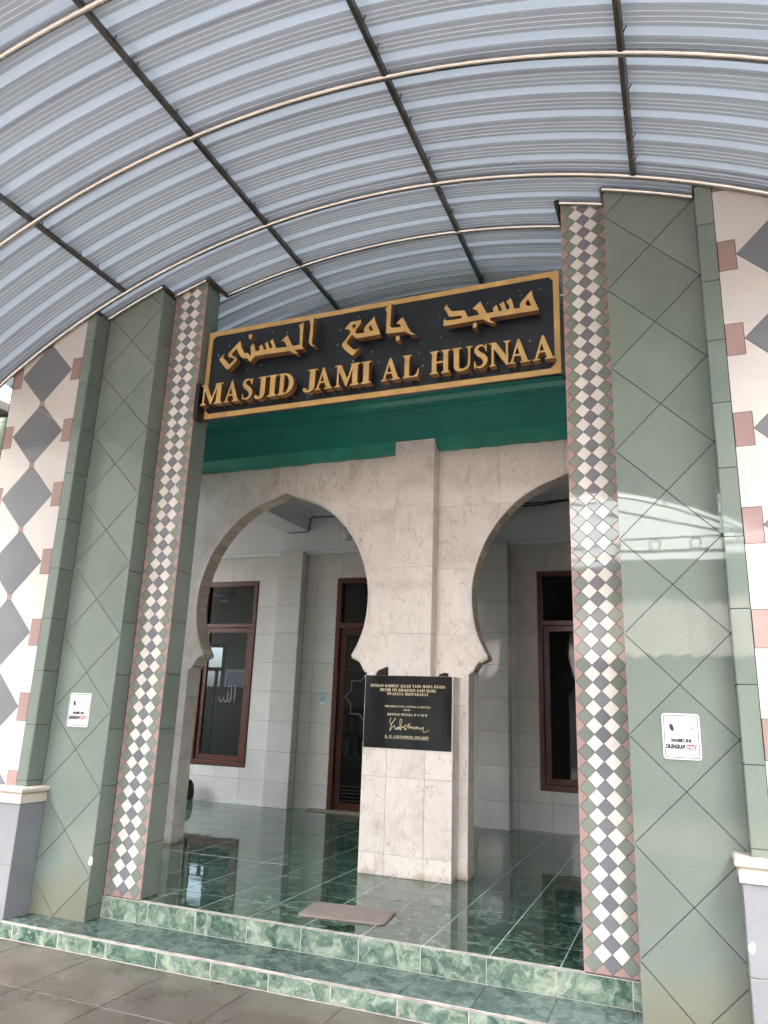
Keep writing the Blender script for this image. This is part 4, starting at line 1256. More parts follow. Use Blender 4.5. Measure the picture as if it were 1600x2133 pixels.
GLY = {
 'I': (0.37, stem(.085, T_)),
 'H': (0.86, stem(.085, T_) + stem(.575, T_) + [RC(.28, .46, .58, .54)]),
 'M': (1.09, stem(.10, .085, top=False, o=.09) + [RC(.0, 1 - SF, .26, 1), RC(.10, .5, .185, 1), [(.06, 1), (.27, 1), (.595, .20), (.52, 0), (.49, 0)], [(.49, 0), (.535, 0), (.83, 1), (.74, 1), (.52, .22)]] + stem(.76, T_ + .02)),
 'A': (0.90, [[(.40, 1.0), (.475, 1.0), (.845, .03), (.60, .03), (.375, .70)], [(.40, 1.0), (.43, .86), (.185, .03), (.085, .03)], RC(.22, .30, .62, .375), RC(0, 0, .30, SF), RC(.50, 0, .93, SF)]),
 'S': (0.60, stroke([(.50, .78), (.44, .91), (.30, .965), (.15, .90), (.115, .77), (.20, .63), (.37, .50), (.475, .36), (.46, .18), (.33, .055), (.20, .045), (.09, .12), (.055, .25)], [.04, .055, .075, .12, .16, .20, .215, .20, .15, .095, .07, .055, .04]) + [RC(.495, .70, .545, 1.0), RC(.025, .0, .075, .31)]),
 'J': (0.54, [RC(.24, .25, .44, 1), RC(.15, 1 - SF, .53, 1)] + stroke([(.34, .30), (.335, .15), (.26, .03), (.15, .0), (.085, .07), (.10, .15)], [.20, .19, .12, .08, .13, .14])),
 'D': (0.80, stem(.085, T_, o=.085) + half_ring(.27, .5, .50, .5, .27, .435, icx=.275) + [RC(.2, 0, .3, SF), RC(.2, 1 - SF, .3, 1)]),
 'L': (0.70, stem(.085, T_) + [RC(.2, 0, .64, SF), [(.38, .03), (.66, .0), (.70, .34), (.655, .34), (.59, .14), (.50, .07)]]),
 'U': (0.86, stem(.10, T_, bot=False, y0=.28) + stem(.64, .08, bot=False, y0=.28) + stroke([(.20, .31), (.215, .15), (.32, .045), (.46, .035), (.60, .10), (.66, .20), (.68, .31)], [.20, .195, .13, .085, .085, .08, .08])),
 'N': (0.90, stem(.11, .085, top=False) + [RC(0, 1 - SF, .2, 1), RC(.11, .7, .195, 1), [(.04, 1), (.28, 1), (.76, .28), (.76, -.02), (.70, -.02), (.11, .86)]] + stem(.68, .085, bot=False)),
 'E': (0.70, stem(.085, T_) + [RC(.2, 1 - SF, .61, 1), RC(.2, 0, .63, SF), RC(.28, .47, .46, .53), RC(.44, .39, .485, .61), [(.56, 1), (.61, 1), (.61, .74), (.58, .74)], [(.57, 0), (.63, 0), (.66, .28), (.62, .28)]]),
 'T': (0.72, stem(.26, T_, top=False) + [RC(.02, 1 - SF, .70, 1), [(.02, 1), (.09, 1), (.05, .72), (.02, .72)], [(.63, 1), (.70, 1), (.70, .72), (.67, .72)]]),
 'K': (0.90, stem(.085, T_) + [[(.26, .42), (.33, .42), (.72, .97), (.62, .97)], RC(.54, 1 - SF, .82, 1), [(.36, .56), (.50, .68), (.87, .03), (.62, .03)], RC(.53, 0, .92, SF)]),
 'Y': (0.84, stem(.33, T_, top=False, y1=.5) + [[(.06, .97), (.28, .97), (.52, .48), (.35, .42)], [(.46, .46), (.53, .46), (.76, .97), (.68, .97)], RC(-.02, 1 - SF, .36, 1), RC(.58, 1 - SF, .86, 1)]),
 'W': (1.18, [[(.05, .97), (.26, .97), (.45, .18), (.38, 0), (.35, 0)], [(.36, 0), (.41, 0), (.62, .85), (.55, .9)], [(.46, .97), (.67, .97), (.86, .18), (.79, 0), (.76, 0)], [(.77, 0), (.82, 0), (1.08, .97), (1.01, .97)], RC(-.02, 1 - SF, .34, 1), RC(.42, 1 - SF, .74, 1), RC(.92, 1 - SF, 1.18, 1)]),
 'G': (0.86, half_ring(.46, .5, .44, .52, .22, .45, 40, 330, icx=.48, n=22) + [RC(.62, .06, .80, .44), RC(.52, .40, .86, .45), RC(.76, .66, .81, 1.0)]),
 'O': (0.86, half_ring(.43, .5, .42, .52, .21, .46, 0, 360, n=26)),
 'B': (0.76, stem(.085, T_) + half_ring(.36, .74, .30, .26, .13, .20, n=10) + half_ring(.38, .26, .35, .26, .16, .20, n=10) + [RC(.2, 0, .4, .06), RC(.2, .94, .4, 1), RC(.2, .47, .4, .53)]),
 'P': (0.72, stem(.085, T_) + half_ring(.36, .71, .34, .29, .15, .23, n=10) + [RC(.2, .94, .38, 1), RC(.2, .42, .38, .48)]),
 'R': (0.86, stem(.085, T_) + half_ring(.36, .73, .32, .27, .14, .21, n=10) + [RC(.2, .94, .38, 1), RC(.2, .46, .4, .52), [(.34, .5), (.50, .5), (.84, .03), (.61, .03)], RC(.56, 0, .90, SF)]),
 '0': (0.58, half_ring(.28, .5, .27, .51, .11, .45, 0, 360, n=24)),
 '2': (0.56, stroke([(.06, .72), (.10, .9), (.26, .97), (.42, .88), (.42, .70), (.28, .42), (.08, .10)], [.06, .08, .09, .13, .16, .10, .08]) + [RC(.04, 0, .52, .14)]),
 '3': (0.56, stroke([(.05, .82), (.16, .95), (.32, .93), (.38, .78), (.24, .55)], [.05, .08, .12, .14, .07]) + stroke([(.22, .55), (.42, .44), (.43, .22), (.28, .05), (.06, .07)], [.06, .12, .16, .11, .10])),
 'r': (0.48, stem(.08, .16, top=False, y1=.66) + stroke([(.22, .48), (.30, .62), (.42, .60)], [.06, .10, .13])),
 '.': (0.26, [RC(.05, 0, .21, .15)]),
 ':': (0.34, [RC(.1, .05, .25, .2), RC(.1, .5, .25, .65)]),
}
def glyph_polys(ch, x0, x1, z0, z1):
    w, ps = GLY[ch]
    a = min(p[0] for q in ps for p in q); b = max(p[0] for q in ps for p in q)
    fx = lambda x: x0 + (x - a) / (b - a) * (x1 - x0)
    return [[(fx(p[0]), z0 + p[1] * (z1 - z0)) for p in q] for q in ps]
def text_polys(txt, x0, x1, z0, h, space=0.52, gap=0.11):
    out, pen, marks = [], 0.0, []
    for ch in txt:
        if ch == ' ':
            pen += space; continue
        w, ps = GLY[ch]
        marks.append((pen, ps)); pen += w + gap
    k = (x1 - x0) / (pen - gap)
    for p0, ps in marks:
        out += [[(x0 + (p0 + p[0]) * k, z0 + p[1] * h) for p in q] for q in ps]
    return out

# ------------------------------------------------------------------ the name board
SY = 0.25
sg = empty('mosque_sign', (0, SY, 3.93), 'long navy and gold name board with raised Arabic and Latin letters', 'sign')
BX0, BX1, BZ0, BZ1 = -1.512, 1.487, 3.925, 4.735
MB().box(BX0 + 0.004, BX1 - 0.004, SY + 0.002, SY + 0.05, BZ0 + 0.004, BZ1 - 0.004).build('board', 'navy', sg)
bo = 0.042
outer = rect(BX0, BZ0, BX1, BZ1)
c_ = 0.03
ix0, ix1, iz0, iz1 = BX0 + bo, BX1 - bo, BZ0 + bo, BZ1 - bo
inner = [(ix0 + c_, iz0), (ix1 - c_, iz0), (ix1, iz0 + c_), (ix1, iz1 - c_), (ix1 - c_, iz1), (ix0 + c_, iz1), (ix0, iz1 - c_), (ix0, iz0 + c_)]
piece('border', 'F', SY - 0.004, outer, 'gold', sg, minus=[inner], clip=[rect(-3, 3, 3, 6)], th=0.012)
# black side bars and brackets
MB().box(BX1 + 0.003, JIN - 0.004, SY - 0.02, SY + 0.06, BZ0 - 0.03, 4.36, bv=0.004).build('side_bar', 'black', sg)
MB().box(-JIN + 0.004, -1.478, SY - 0.11, SY - 0.006, BZ0 - 0.035, 4.22, bv=0.006).build('side_bar', 'black', sg)
YL, LD = 0.14, 0.060
LETTERS = [('M', -1.455, -1.240), ('A', -1.226, -1.074), ('S', -1.052, -.955), ('J', -.933, -.818), ('I', -.812, -.728), ('D', -.719, -.578),
           ('J', -.491, -.368), ('A', -.388, -.235), ('M', -.219, -.008), ('I', .002, .088), ('A', .170, .325), ('L', .342, .472),
           ('H', .556, .710), ('U', .721, .878), ('S', .890, .988), ('N', .998, 1.152), ('A', 1.139, 1.291), ('A', 1.308, 1.464)]
pegs = []
for ch, x0, x1 in LETTERS:
    zb = 4.000 - 0.0105 * (x0 + 1.45) / 2.9
    o = piece('letter', 'F', YL, glyph_polys(ch, x0, x1, zb, zb + 0.184), 'gold', sg, th=LD, sidemat='gold_shaded', lid=True)
    for px in (x0 + 0.03, x1 - 0.03):
        MB().box(px - 0.003, px + 0.003, YL + 0.045, SY + 0.003, zb + 0.002, zb + 0.008).build('letter_peg', 'gold_shaded', sg)
for k, (o, hs_) in ARABIC.items():
    piece('letter', 'F', YL, [o], 'gold', sg, minus=hs_, clip=[rect(-3, 3, 3, 6)], th=LD, sidemat='gold_shaded', lid=True)
    xs = [p[0] for p in o]; zs = [p[1] for p in o]
    mx, mz = sum(xs) / len(xs), sum(zs) / len(zs)
    if 'dot' in k:
        MB().box(mx - 0.008, mx + 0.008, YL + 0.03, SY + 0.003, mz - 0.008, mz + 0.008).build('letter_peg', 'gold_shaded', sg)
# tiny paint flecks on the board
mb = MB()
for _ in range(46):
    x, z = random.uniform(BX0 + .08, BX1 - .08), random.uniform(BZ0 + .06, BZ1 - .06)
    w, h = random.uniform(.0015, .004), random.uniform(.003, .012)
    mb.box(x - w / 2, x + w / 2, SY - 0.0005, SY + 0.003, z - h, z + h * .3)
mb.build('paint_flecks', 'white_gloss', sg)['kind'] = 'stuff'

# ------------------------------------------------------------------ memorial plaque
pq = empty('memorial_plaque', (-0.147, 1.795, 1.287), 'polished black granite plaque with gilt inscription on the pedestal', 'plaque')
MB().box(-0.556, 0.2615, 1.786, 1.7995, 1.2875, 1.911, bv=0.0015).build('slab', 'granite', pq)
YP = 1.7852
LINES = [('DENGAN RAHMAT ALLAH YANG MAHA KUASA', -.503, .204, 1.810, .0245), ('MESJID INI DIBANGUN DARI HASIL', -.411, .119, 1.774, .0240), ('SWADAYA MASYARAKAT', -.339, .050, 1.7415, .0240),
         ('DIRESMIKAN PADA TANGGAL 02 JUNI 2003', -.357, .070, 1.637, .0150), ('OLEH :', -.179, -.109, 1.609, .0150), ('MENTERI NEGARA', -.332, -.092, 1.5665, .0185), *[(c_, -.080 + .0335 * i_, -.058 + .0335 * i_, 1.5665, .0185) for i_, c_ in enumerate('BUMN')],
         ('Ir. H. LAKSAMANA SUKARDI', -.347, .056, 1.378, .0205)]
for t, x0, x1, z, h in LINES:
    ps = text_polys(t, x0, x1, z, h)
    piece('inscription', 'F', YP, ps, 'engraved', pq, th=0.0012)
MB().box(-.348, .057, YP, YP + 0.0012, 1.3700, 1.3722).build('underline', 'engraved', pq)
SIG = [[(-0.2946, 1.5466), (-0.3041, 1.5237), (-0.3048, 1.5067), (-0.2974, 1.4943), (-0.2881, 1.4961), (-0.252, 1.5426)], [(-0.2536, 1.5439), (-0.2879, 1.4905), (-0.2934, 1.4706), (-0.3047, 1.4336), (-0.2897, 1.4539), (-0.2686, 1.4772), (-0.2592, 1.4776), (-0.2555, 1.4609), (-0.2488, 1.4458), (-0.2338, 1.4646), (-0.2247, 1.472), (-0.2335, 1.4562), (-0.2302, 1.4494), (-0.2184, 1.4709), (-0.2192, 1.4457), (-0.2092, 1.4741), (-0.2108, 1.5245), (-0.2019, 1.5375), (-0.1922, 1.5252), (-0.2003, 1.4856), (-0.2035, 1.4408), (-0.1935, 1.4691), (-0.1844, 1.4751), (-0.181, 1.4641), (-0.1599, 1.4845), (-0.1477, 1.4906)], [(-0.1477, 1.4906), (-0.1658, 1.4759), (-0.1717, 1.4644), (-0.1529, 1.4569), (-0.1466, 1.4516), (-0.1682, 1.4507)], [(-0.147, 1.4655), (-0.1233, 1.5013), (-0.12, 1.4917), (-0.1348, 1.4716), (-0.1258, 1.4803), (-0.1221, 1.4582), (-0.1074, 1.4811), (-0.1038, 1.4617), (-0.092, 1.4789), (-0.0914, 1.4595), (-0.0735, 1.4769), (-0.0759, 1.4518), (-0.0553, 1.4804), (-0.0609, 1.4636), (-0.0492, 1.4807), (-0.0516, 1.4557), (-0.0368, 1.4757), (-0.0303, 1.4593), (-0.0215, 1.4735), (-0.018, 1.4543), (0.0028, 1.4746), (0.0149, 1.4751), (0.0, 1.4606), (0.009, 1.4665), (0.0066, 1.4388), (0.0218, 1.4354), (0.0428, 1.4432), (0.0592, 1.4535)]]
ps = []
for s_ in SIG:
    ps += stroke(s_, 0.0036, 3)
mb = MB()
for i_, q_ in enumerate(ps):
    q_ = ccw(q_)
    mb.add([(p_[0], YP - 0.0000025 * i_, p_[1]) for p_ in q_], [tuple(range(len(q_)))])
mb.build('signature', 'engraved', pq)

# ------------------------------------------------------------------ notices on the pillars
def round_rect(x0, z0, x1, z1, r, n=5):
    out = []
    for cx, cz, a in ((x1 - r, z0 + r, -90), (x1 - r, z1 - r, 0), (x0 + r, z1 - r, 90), (x0 + r, z0 + r, 180)):
        out += [(cx + r * math.cos(math.radians(a + 90 * k / n)), cz + r * math.sin(math.radians(a + 90 * k / n))) for k in range(n + 1)]
    return out
def sans(txt, name, x0, x1, zb, h, mat, parent, yy, bold=0.0):
    cu = bpy.data.curves.new('txt', 'FONT')
    cu.body = txt
    cu.size = 1.0
    cu.offset = bold
    tmp = bpy.data.objects.new('txt', cu)
    COL.objects.link(tmp)
    bpy.context.view_layer.update()
    me = bpy.data.meshes.new_from_object(tmp.evaluated_get(bpy.context.evaluated_depsgraph_get()))
    bpy.data.objects.remove(tmp)
    xs = [v.co.x for v in me.vertices]; zs = [v.co.y for v in me.vertices]
    a, b, c, d = min(xs), max(xs), min(zs), max(zs)
    for v in me.vertices:
        v.co = ((v.co.x - a) / (b - a) * (x1 - x0) + x0 - WLOC[parent].x, yy - WLOC[parent].y, (v.co.y - c) / (d - c) * h + zb - WLOC[parent].z)
    me.materials.clear()
    me.materials.append(MAT[mat])
    me.name = name
    return link(name, me, WLOC[parent], None, parent)
def notice(x0, x1, z0, z1, lab):
    w = empty('notice_sign', ((x0 + x1) / 2, -0.002, z0), lab, 'sign', 'camera notices on the green pillars')
    X = lambda t: x0 + t * (x1 - x0)
    Z = lambda t: z0 + t * (z1 - z0)
    piece('plate', 'F', -0.0085, round_rect(x0, z0, x1, z1, 0.018), 'sticker_white', w, th=0.0055)
    o = round_rect(x0 + .0095, z0 + .0095, x1 - .0095, z1 - .0095, 0.012)
    i = round_rect(x0 + .0130, z0 + .0130, x1 - .0130, z1 - .0130, 0.010)
    piece('border_line', 'F', -0.0091, [o], 'ink', w, minus=[i], clip=[rect(-5, 0, 5, 3)], th=0.0004)
    Y = -0.0091
    q = [(X(.255) + .011 * math.cos(a) - .004 * math.sin(a), Z(.69) + .0195 * math.sin(a)) for a in [2 * PI * k / 18 for k in range(18)]]
    piece('camera_lens', 'F', Y, q, 'ink', w, th=0.0004)
    for pts, wd, mt in (([(X(.27), Z(.80)), (X(.42), Z(.86)), (X(.60), Z(.88)), (X(.66), Z(.84))], .0022, 'ink_faint'), ([(X(.36), Z(.63)), (X(.52), Z(.71)), (X(.68), Z(.74))], .0020, 'ink_faint'),
                        ([(X(.34), Z(.615)), (X(.48), Z(.635)), (X(.50), Z(.70))], .0018, 'ink_faint'), ([(X(.52), Z(.625)), (X(.58), Z(.605)), (X(.66), Z(.635))], .0026, 'ink_soft'), ([(X(.48), Z(.66)), (X(.48), Z(.56))], .0015, 'ink_faint'),
                        ([(X(.71), Z(.80)), (X(.71), Z(.72))], .0018, 'ink_faint'), ([(X(.76), Z(.615)), (X(.82), Z(.60)), (X(.85), Z(.63))], .0026, 'ink_faint')):
        piece('camera_outline', 'F', Y, stroke(pts, wd, 3), mt, w, clip=[rect(-5, 0, 5, 3)], th=0.0004)
    q = [(X(.785) + .0055 * math.cos(a), Z(.685) + .0026 * math.sin(a)) for a in [2 * PI * k / 12 for k in range(12)]]
    piece('camera_mark', 'F', Y, q, 'ink', w, th=0.0004)
    sans('MASJID INI', 'lettering', X(.23), X(.75), Z(.352), (z1 - z0) * .100, 'ink', w, -0.0094, .07)
    sans('DILENGKAPI', 'lettering', X(.085), X(.585), Z(.228), (z1 - z0) * .100, 'ink', w, -0.0094, .07)
    sans('CCTV', 'lettering', X(.615), X(.885), Z(.224), (z1 - z0) * .108, 'ink_red', w, -0.0094, .06)
    sans('SEGALA BENTUK PENCURIAN AKAN DILAPORKAN', 'lettering', X(.09), X(.91), Z(.175), (z1 - z0) * .026, 'ink_soft', w, -0.0092)
    sans('KEPADA PIHAK YANG', 'lettering', X(.22), X(.58), Z(.130), (z1 - z0) * .026, 'ink_soft', w, -0.0092)
    sans('BERWAJIB', 'lettering', X(.61), X(.79), Z(.130), (z1 - z0) * .026, 'ink_red', w, -0.0092)
    return w
notice(-2.256, -2.048, 1.404, 1.655, 'small white camera notice on the left green pillar')
notice(2.012, 2.208, 1.410, 1.654, 'small white camera notice on the right green pillar')

# ------------------------------------------------------------------ windows and door
def bars(parent, name, x0, z0, x1, z1, w, y0, y1, mat, bv=0.004, bottom=True):
    m = MB()
    m.box(x0, x0 + w, y0, y1, z0, z1, bv=bv)
    m.box(x1 - w, x1, y0, y1, z0, z1, bv=bv)
    m.box(x0 + w, x1 - w, y0 + .001, y1 - .001, z1 - w, z1, bv=bv)
    if bottom:
        m.box(x0 + w, x1 - w, y0 + .001, y1 - .001, z0, z0 + w, bv=bv)
    return m.build(name, mat, parent)
def window(key, lab, decal):
    x0, z0, x1, z1 = OPEN[key]
    w = empty('window', ((x0 + x1) / 2, Y_BACK, z0), lab, 'window', 'tall maroon windows of the porch')
    bars(w, 'frame', x0, z0, x1, z1, 0.062, Y_BACK - 0.012, Y_BACK + 0.13, 'wood')
    MB().box(x0 + .062, x1 - .062, Y_BACK - 0.008, Y_BACK + 0.12, 2.735, 2.795, bv=.004).build('transom', 'wood', w)
    s = bars(w, 'sash', x0 + .066, z0 + .066, x1 - .066, 2.731, 0.072, Y_BACK + 0.02, Y_BACK + 0.07, 'wood')
    MB().box(x0 + .138, x1 - .138, Y_BACK + 0.043, Y_BACK + 0.048, z0 + .138, 2.66).build('pane', 'glass', s)
    MB().box(x0 + .062, x1 - .062, Y_BACK + 0.043, Y_BACK + 0.048, 2.795, z1 - .062).build('pane', 'glass', w)
    MB().box(x0 - .012, x0 - .001, Y_BACK - .004, Y_BACK + .02, z0 - .006, z1 + .006).build('edge_trim', 'edge_trim', w)
    if decal:
        cx, cz = -4.235, 1.72
        P = lambda pts: [(cx + a * .30, cz + b * .30) for a, b in pts]
        ps = stroke(P([(.45, .55), (.46, .2), (.44, -.30)]), [.012, .022, .006]) + \
             stroke(P([(.22, .50), (.24, .1), (.24, -.18), (.12, -.28), (.04, -.1)]), [.008, .018, .02, .016, .008]) + \
             stroke(P([(.02, .30), (.05, .0), (.02, -.22), (-.10, -.28), (-.16, -.1)]), [.008, .016, .02, .016, .008]) + \
             stroke(P([(-.16, -.02), (-.24, -.22), (-.36, -.27), (-.43, -.15), (-.40, -.02)]), [.008, .016, .018, .014, .006]) + \
             stroke(P([(.0, .52), (.06, .44), (.1, .55), (.16, .44), (.2, .56)]), .007)
        piece('calligraphy_decal', 'F', Y_BACK + 0.041, ps, 'decal', w, clip=[rect(-9, 0, 9, 5)], th=0.0006)
    return w
window('wl', 'tall maroon window with calligraphy decal, left of the door', True)
window('wr', 'tall maroon window seen through the right arch', False)
x0, z0, x1, z1 = OPEN['dr']
dr = empty('entrance_door', ((x0 + x1) / 2, Y_BACK, FLOOR), 'dark glazed entrance door in a maroon frame behind the plaque', 'door')
bars(dr, 'frame', x0, FLOOR, x1, z1, 0.07, Y_BACK - 0.014, Y_BACK + 0.13, 'wood', bottom=False)
MB().box(x0 + .07, x1 - .07, Y_BACK - 0.008, Y_BACK + 0.12, 2.715, 2.79, bv=.004).build('transom', 'wood', dr)
MB().box(x0 + .07, x1 - .07, Y_BACK + 0.05, Y_BACK + 0.055, 2.79, z1 - .07).build('pane', 'glass', dr)
MB().box(x0 - .013, x0 - .001, Y_BACK - .004, Y_BACK + .02, FLOOR, z1 + .006).build('edge_trim', 'edge_trim', dr)
MB().box(x0 - 0.25, x1 + 0.25, Y_BACK - 0.10, Y_BACK + 0.12, FLOOR + .0005, FLOOR + 0.022, bv=.003).build('threshold', 'grout_beige', dr)
xm = (x0 + x1) / 2
for a, b in ((x0 + .075, xm - .003), (xm + .003, x1 - .075)):
    lf = bars(dr, 'leaf', a, FLOOR + .03, b, 2.70, 0.085, Y_BACK + 0.04, Y_BACK + 0.08, 'wood')
    MB().box(a + .085, b - .085, Y_BACK + 0.056, Y_BACK + 0.061, FLOOR + .115, 2.615).build('pane', 'glass', lf)
    MB().box(a + .085, b - .085, Y_BACK + 0.050, Y_BACK + 0.053, 2.125, 2.14).build('glass_bar', 'black', lf)
    cx, cz, ro, ri = (a + b) / 2 + .05, 1.76, 0.33, 0.25
    star = [(cx + (ro if k % 2 == 0 else ri) * math.cos(PI * k / 8), cz + (ro if k % 2 == 0 else ri) * math.sin(PI * k / 8)) for k in range(16)]
    for off, mt in ((0, 'decal'), (0.016, 'black')):
        st_ = [(cx + (p[0] - cx) * (1 - off * 3.4), cz + (p[1] - cz) * (1 - off * 3.4)) for p in star]
        si_ = [(cx + (p[0] - cx) * .95, cz + (p[1] - cz) * .95) for p in st_]
        piece('star_decal', 'F', Y_BACK + 0.0545, [st_], mt, lf, minus=[si_], clip=[rect(a + .086, 0, b - .086, 5)], th=0.0005)
    for k in range(5):
        MB().box(a + .086, b - .086, Y_BACK + 0.0545, Y_BACK + 0.0552, .395 + .045 * k, .407 + .045 * k).build('stripe_decal', 'black', lf)

# small things on and near the rear wall
bs = empty('sticker', (-2.60, Y_BACK, 1.65), 'small blue and white sticker beside the entrance door', 'sticker')
MB().box(-2.652, -2.572, Y_BACK - .003, Y_BACK - .001, 1.690, 1.815).build('blue_field', 'blue_card', bs)
MB().box(-2.652, -2.572, Y_BACK - .003, Y_BACK - .001, 1.645, 1.689).build('white_field', 'sticker_white', bs)
piece('emblem', 'F', Y_BACK - .0036, [(-2.612 + .017 * math.cos(2 * PI * k / 14), 1.768 + .020 * math.sin(2 * PI * k / 14)) for k in range(14)], 'sticker_white', bs, th=.0005)
piece('emblem', 'F', Y_BACK - .0040, [(-2.612 - .006, 1.762), (-2.606, 1.762), (-2.612, 1.775)], 'ink', bs, th=.0003)
lp = empty('ceiling_lamp', (-2.24, 4.85, 4.0), 'glass jar lamp under the porch ceiling in the left arch', 'lamp')
lx, ly = -2.24, 4.85
MB().lathe((lx, ly, 3.945), [(.02, 0), (.055, .008), (.075, .04), (.078, .12), (.06, .165), (.045, .18)], 16).build('glass_jar', 'lamp_glass', lp, smooth=True)
MB().lathe((lx, ly, 4.127), [(.05, 0), (.052, .03), (.03, .06), (.012, .065), (.012, .332)], 14).build('fitting', 'black', lp, smooth=True)
def cable(name, pts, r, lab):
    P, _w = smooth_path([(p[0], p[2]) for p in pts], [1] * len(pts), 6)
    Yp = [p[1] for p in pts]
    n = len(P)
    q = []
    for i, (a, b) in enumerate(P):
        t = i / (n - 1) * (len(pts) - 1)
        k = min(int(t), len(pts) - 2)
        q.append((a, Yp[k] + (Yp[k + 1] - Yp[k]) * (t - k), b))
    o = MB().tube(q, r, 6).build(name, 'black', smooth=True)
    return tag(o, lab, 'cable', 'black cables under the porch ceiling')
cable('cable', [(-3.40, 5.06, 4.26), (-3.36, 5.06, 4.19), (-3.30, 5.06, 4.163), (-3.15, 5.06, 4.165), (-3.01, 5.06, 4.168), (-2.985, 5.06, 4.21), (-2.97, 5.06, 4.33), (-2.93, 5.06, 4.385), (-2.6, 5.06, 4.383), (-2.1, 5.06, 4.39), (-1.4, 5.06, 4.385)], 0.007, 'thin cable looping under the ceiling beam in the left arch')
cable('cable', [(0.08, 5.055, 4.36), (0.45, 5.055, 4.345), (0.75, 5.055, 4.375), (1.05, 5.055, 4.385), (1.5, 5.055, 4.385), (2.4, 5.055, 4.38)], 0.010, 'lower of the two black cables seen through the right arch')
cable('cable', [(0.08, 5.052, 4.385), (0.45, 5.052, 4.375), (0.75, 5.052, 4.388), (1.05, 5.052, 4.402), (1.5, 5.052, 4.40), (2.4, 5.052, 4.40)], 0.009, 'upper of the two black cables seen through the right arch')

# doormat
dm = round_rect(-0.305, -0.185, 0.305, 0.185, 0.045)
me_v, me_f = [], []
n = len(dm)
lay = [(1.0, 0.0), (1.0, .007), (.988, .011), (.965, .0125), (.955, .0105), (.945, .0120)]
for k, z in lay:
    me_v += [(x * k, y * (1 - (1 - k) * 1.6), z) for x, y in dm]
for i in range(len(lay) - 1):
    for k in range(n):
        a, b = i * n + k, i * n + (k + 1) % n
        me_f.append((a, b, b + n, a + n))
me_f.append(tuple(range((len(lay) - 1) * n, len(lay) * n)))
dmo = link('doormat', mesh('doormat', me_v, me_f, 'mat'), (-0.10, 0.575, FLOOR + 0.0015), (0, 0, math.radians(7)))
tag(dmo, 'plain mauve brown doormat on the green floor at the step edge', 'doormat')

# dark folded caps left on the pedestal ledge
def cap_thing(c, sx, sy, sz, rz, lab):
    m = MB()
    prof = [(1.0, 0.0), (1.03, .15), (1.0, .45), (.85, .8), (.55, .97), (.12, 1.0)]
    vs, fs = [], []
    n = 18
    for r, z in prof:
        for k in range(n):
            a = 2 * PI * k / n
            w = 1 + .08 * math.sin(3 * a + z * 2)
            lean = .25 * z
            x, y = r * w * math.cos(a) * sx, r * w * math.sin(a) * sy
            vs.append((x + lean * sx, y, z * sz * (1 + .18 * math.cos(a))))
    for i in range(len(prof) - 1):
        for k in range(n):
            a, b = i * n + k, i * n + (k + 1) % n
            fs.append((a, b, b + n, a + n))
    fs.append(tuple(range((len(prof) - 1) * n, len(prof) * n)))
    fs.append(tuple(reversed(range(n))))
    m.add(vs, fs)
    o = link('folded_cap', mesh('folded_cap', m.v, m.f, 'cloth', smooth=True), c, (0, 0, rz))
    tag(o, lab, 'cap', 'dark caps on the pedestal ledge')
cap_thing((-0.432, 1.885, QZ + .009), .068, .055, .068, 0.2, 'dark folded cap on the pedestal ledge left of the pilaster')
cap_thing((0.150, 1.885, QZ + .009), .045, .040, .030, -0.3, 'flat dark cap on the pedestal ledge right of the pilaster')

# black shoulder bag half hidden behind the left arch pier
bg_ = empty('bag', (-4.50, 4.78, FLOOR), 'black bag against the tiled wall at the foot of the left arch', 'bag')
vs, fs = [], []
for k, (z, w, d) in enumerate([(0, .13, .07), (.02, .15, .085), (.12, .155, .09), (.22, .14, .075), (.27, .11, .05), (.28, .06, .03)]):
    for i in range(16):
        a = 2 * PI * i / 16
        ca, sa = math.cos(a), math.sin(a)
        vs.append((-4.66 + w * math.copysign(abs(ca) ** .6, ca), 4.88 + d * math.copysign(abs(sa) ** .6, sa), FLOOR + .002 + z))
for i in range(5):
    for k in range(16):
        a, b = i * 16 + k, i * 16 + (k + 1) % 16
        fs.append((a, b, b + 16, a + 16))
fs += [tuple(reversed(range(16))), tuple(range(80, 96))]
MB().add(vs, fs).build('bag_body', 'cloth', bg_, smooth=True)
MB().tube([(-4.74, 4.88, FLOOR + .26), (-4.72, 4.86, FLOOR + .36), (-4.66, 4.86, FLOOR + .39), (-4.60, 4.86, FLOOR + .36), (-4.58, 4.88, FLOOR + .26)], .010, 6).build('strap', 'cloth', bg_, smooth=True)

# ------------------------------------------------------------------ prayer hall behind the windows
HY = 9.25
hf = MB().box(-9.4, 4.2, 5.24, HY, 0.0, 0.262).build('hall_floor', 'carpet'); tag(hf, 'dark carpeted floor of the hall', kind='structure')
hc = MB().box(-9.4, 4.2, 5.24, HY + .2, 4.30, 4.5).build('hall_ceiling', 'white_paint'); tag(hc, 'white ceiling of the hall', kind='structure')
hw = empty('hall_wall', (-2, HY, 0), 'olive grey far wall of the hall with bright windows', 'wall')
hop = [rect(-8.35, 0.9, -7.08, 2.86), rect(-5.2, 1.0, -4.2, 2.86), rect(1.6, 1.0, 2.8, 2.86)]
piece('wall_core', 'F', HY, rect(-9.4, 0.2, 4.2, 4.4), 'hall_wall', hw, minus=hop[:1], th=0.15, lid=True)
for (a, b, c, d) in [(q[0][0], q[0][1], q[2][0], q[2][1]) for q in hop[:1]]:
    wf = bars(hw, 'window_frame', a, b, c, d, 0.07, HY - .02, HY + .12, 'wood_dark')
    MB().box(a + .07, c - .07, HY + .01, HY + .06, 2.28, 2.36).build('transom', 'wood_dark', wf)
    MB().box(c - .24, c - .17, HY + .012, HY + .058, b + .07, 2.28).build('mullion', 'wood_dark', wf)
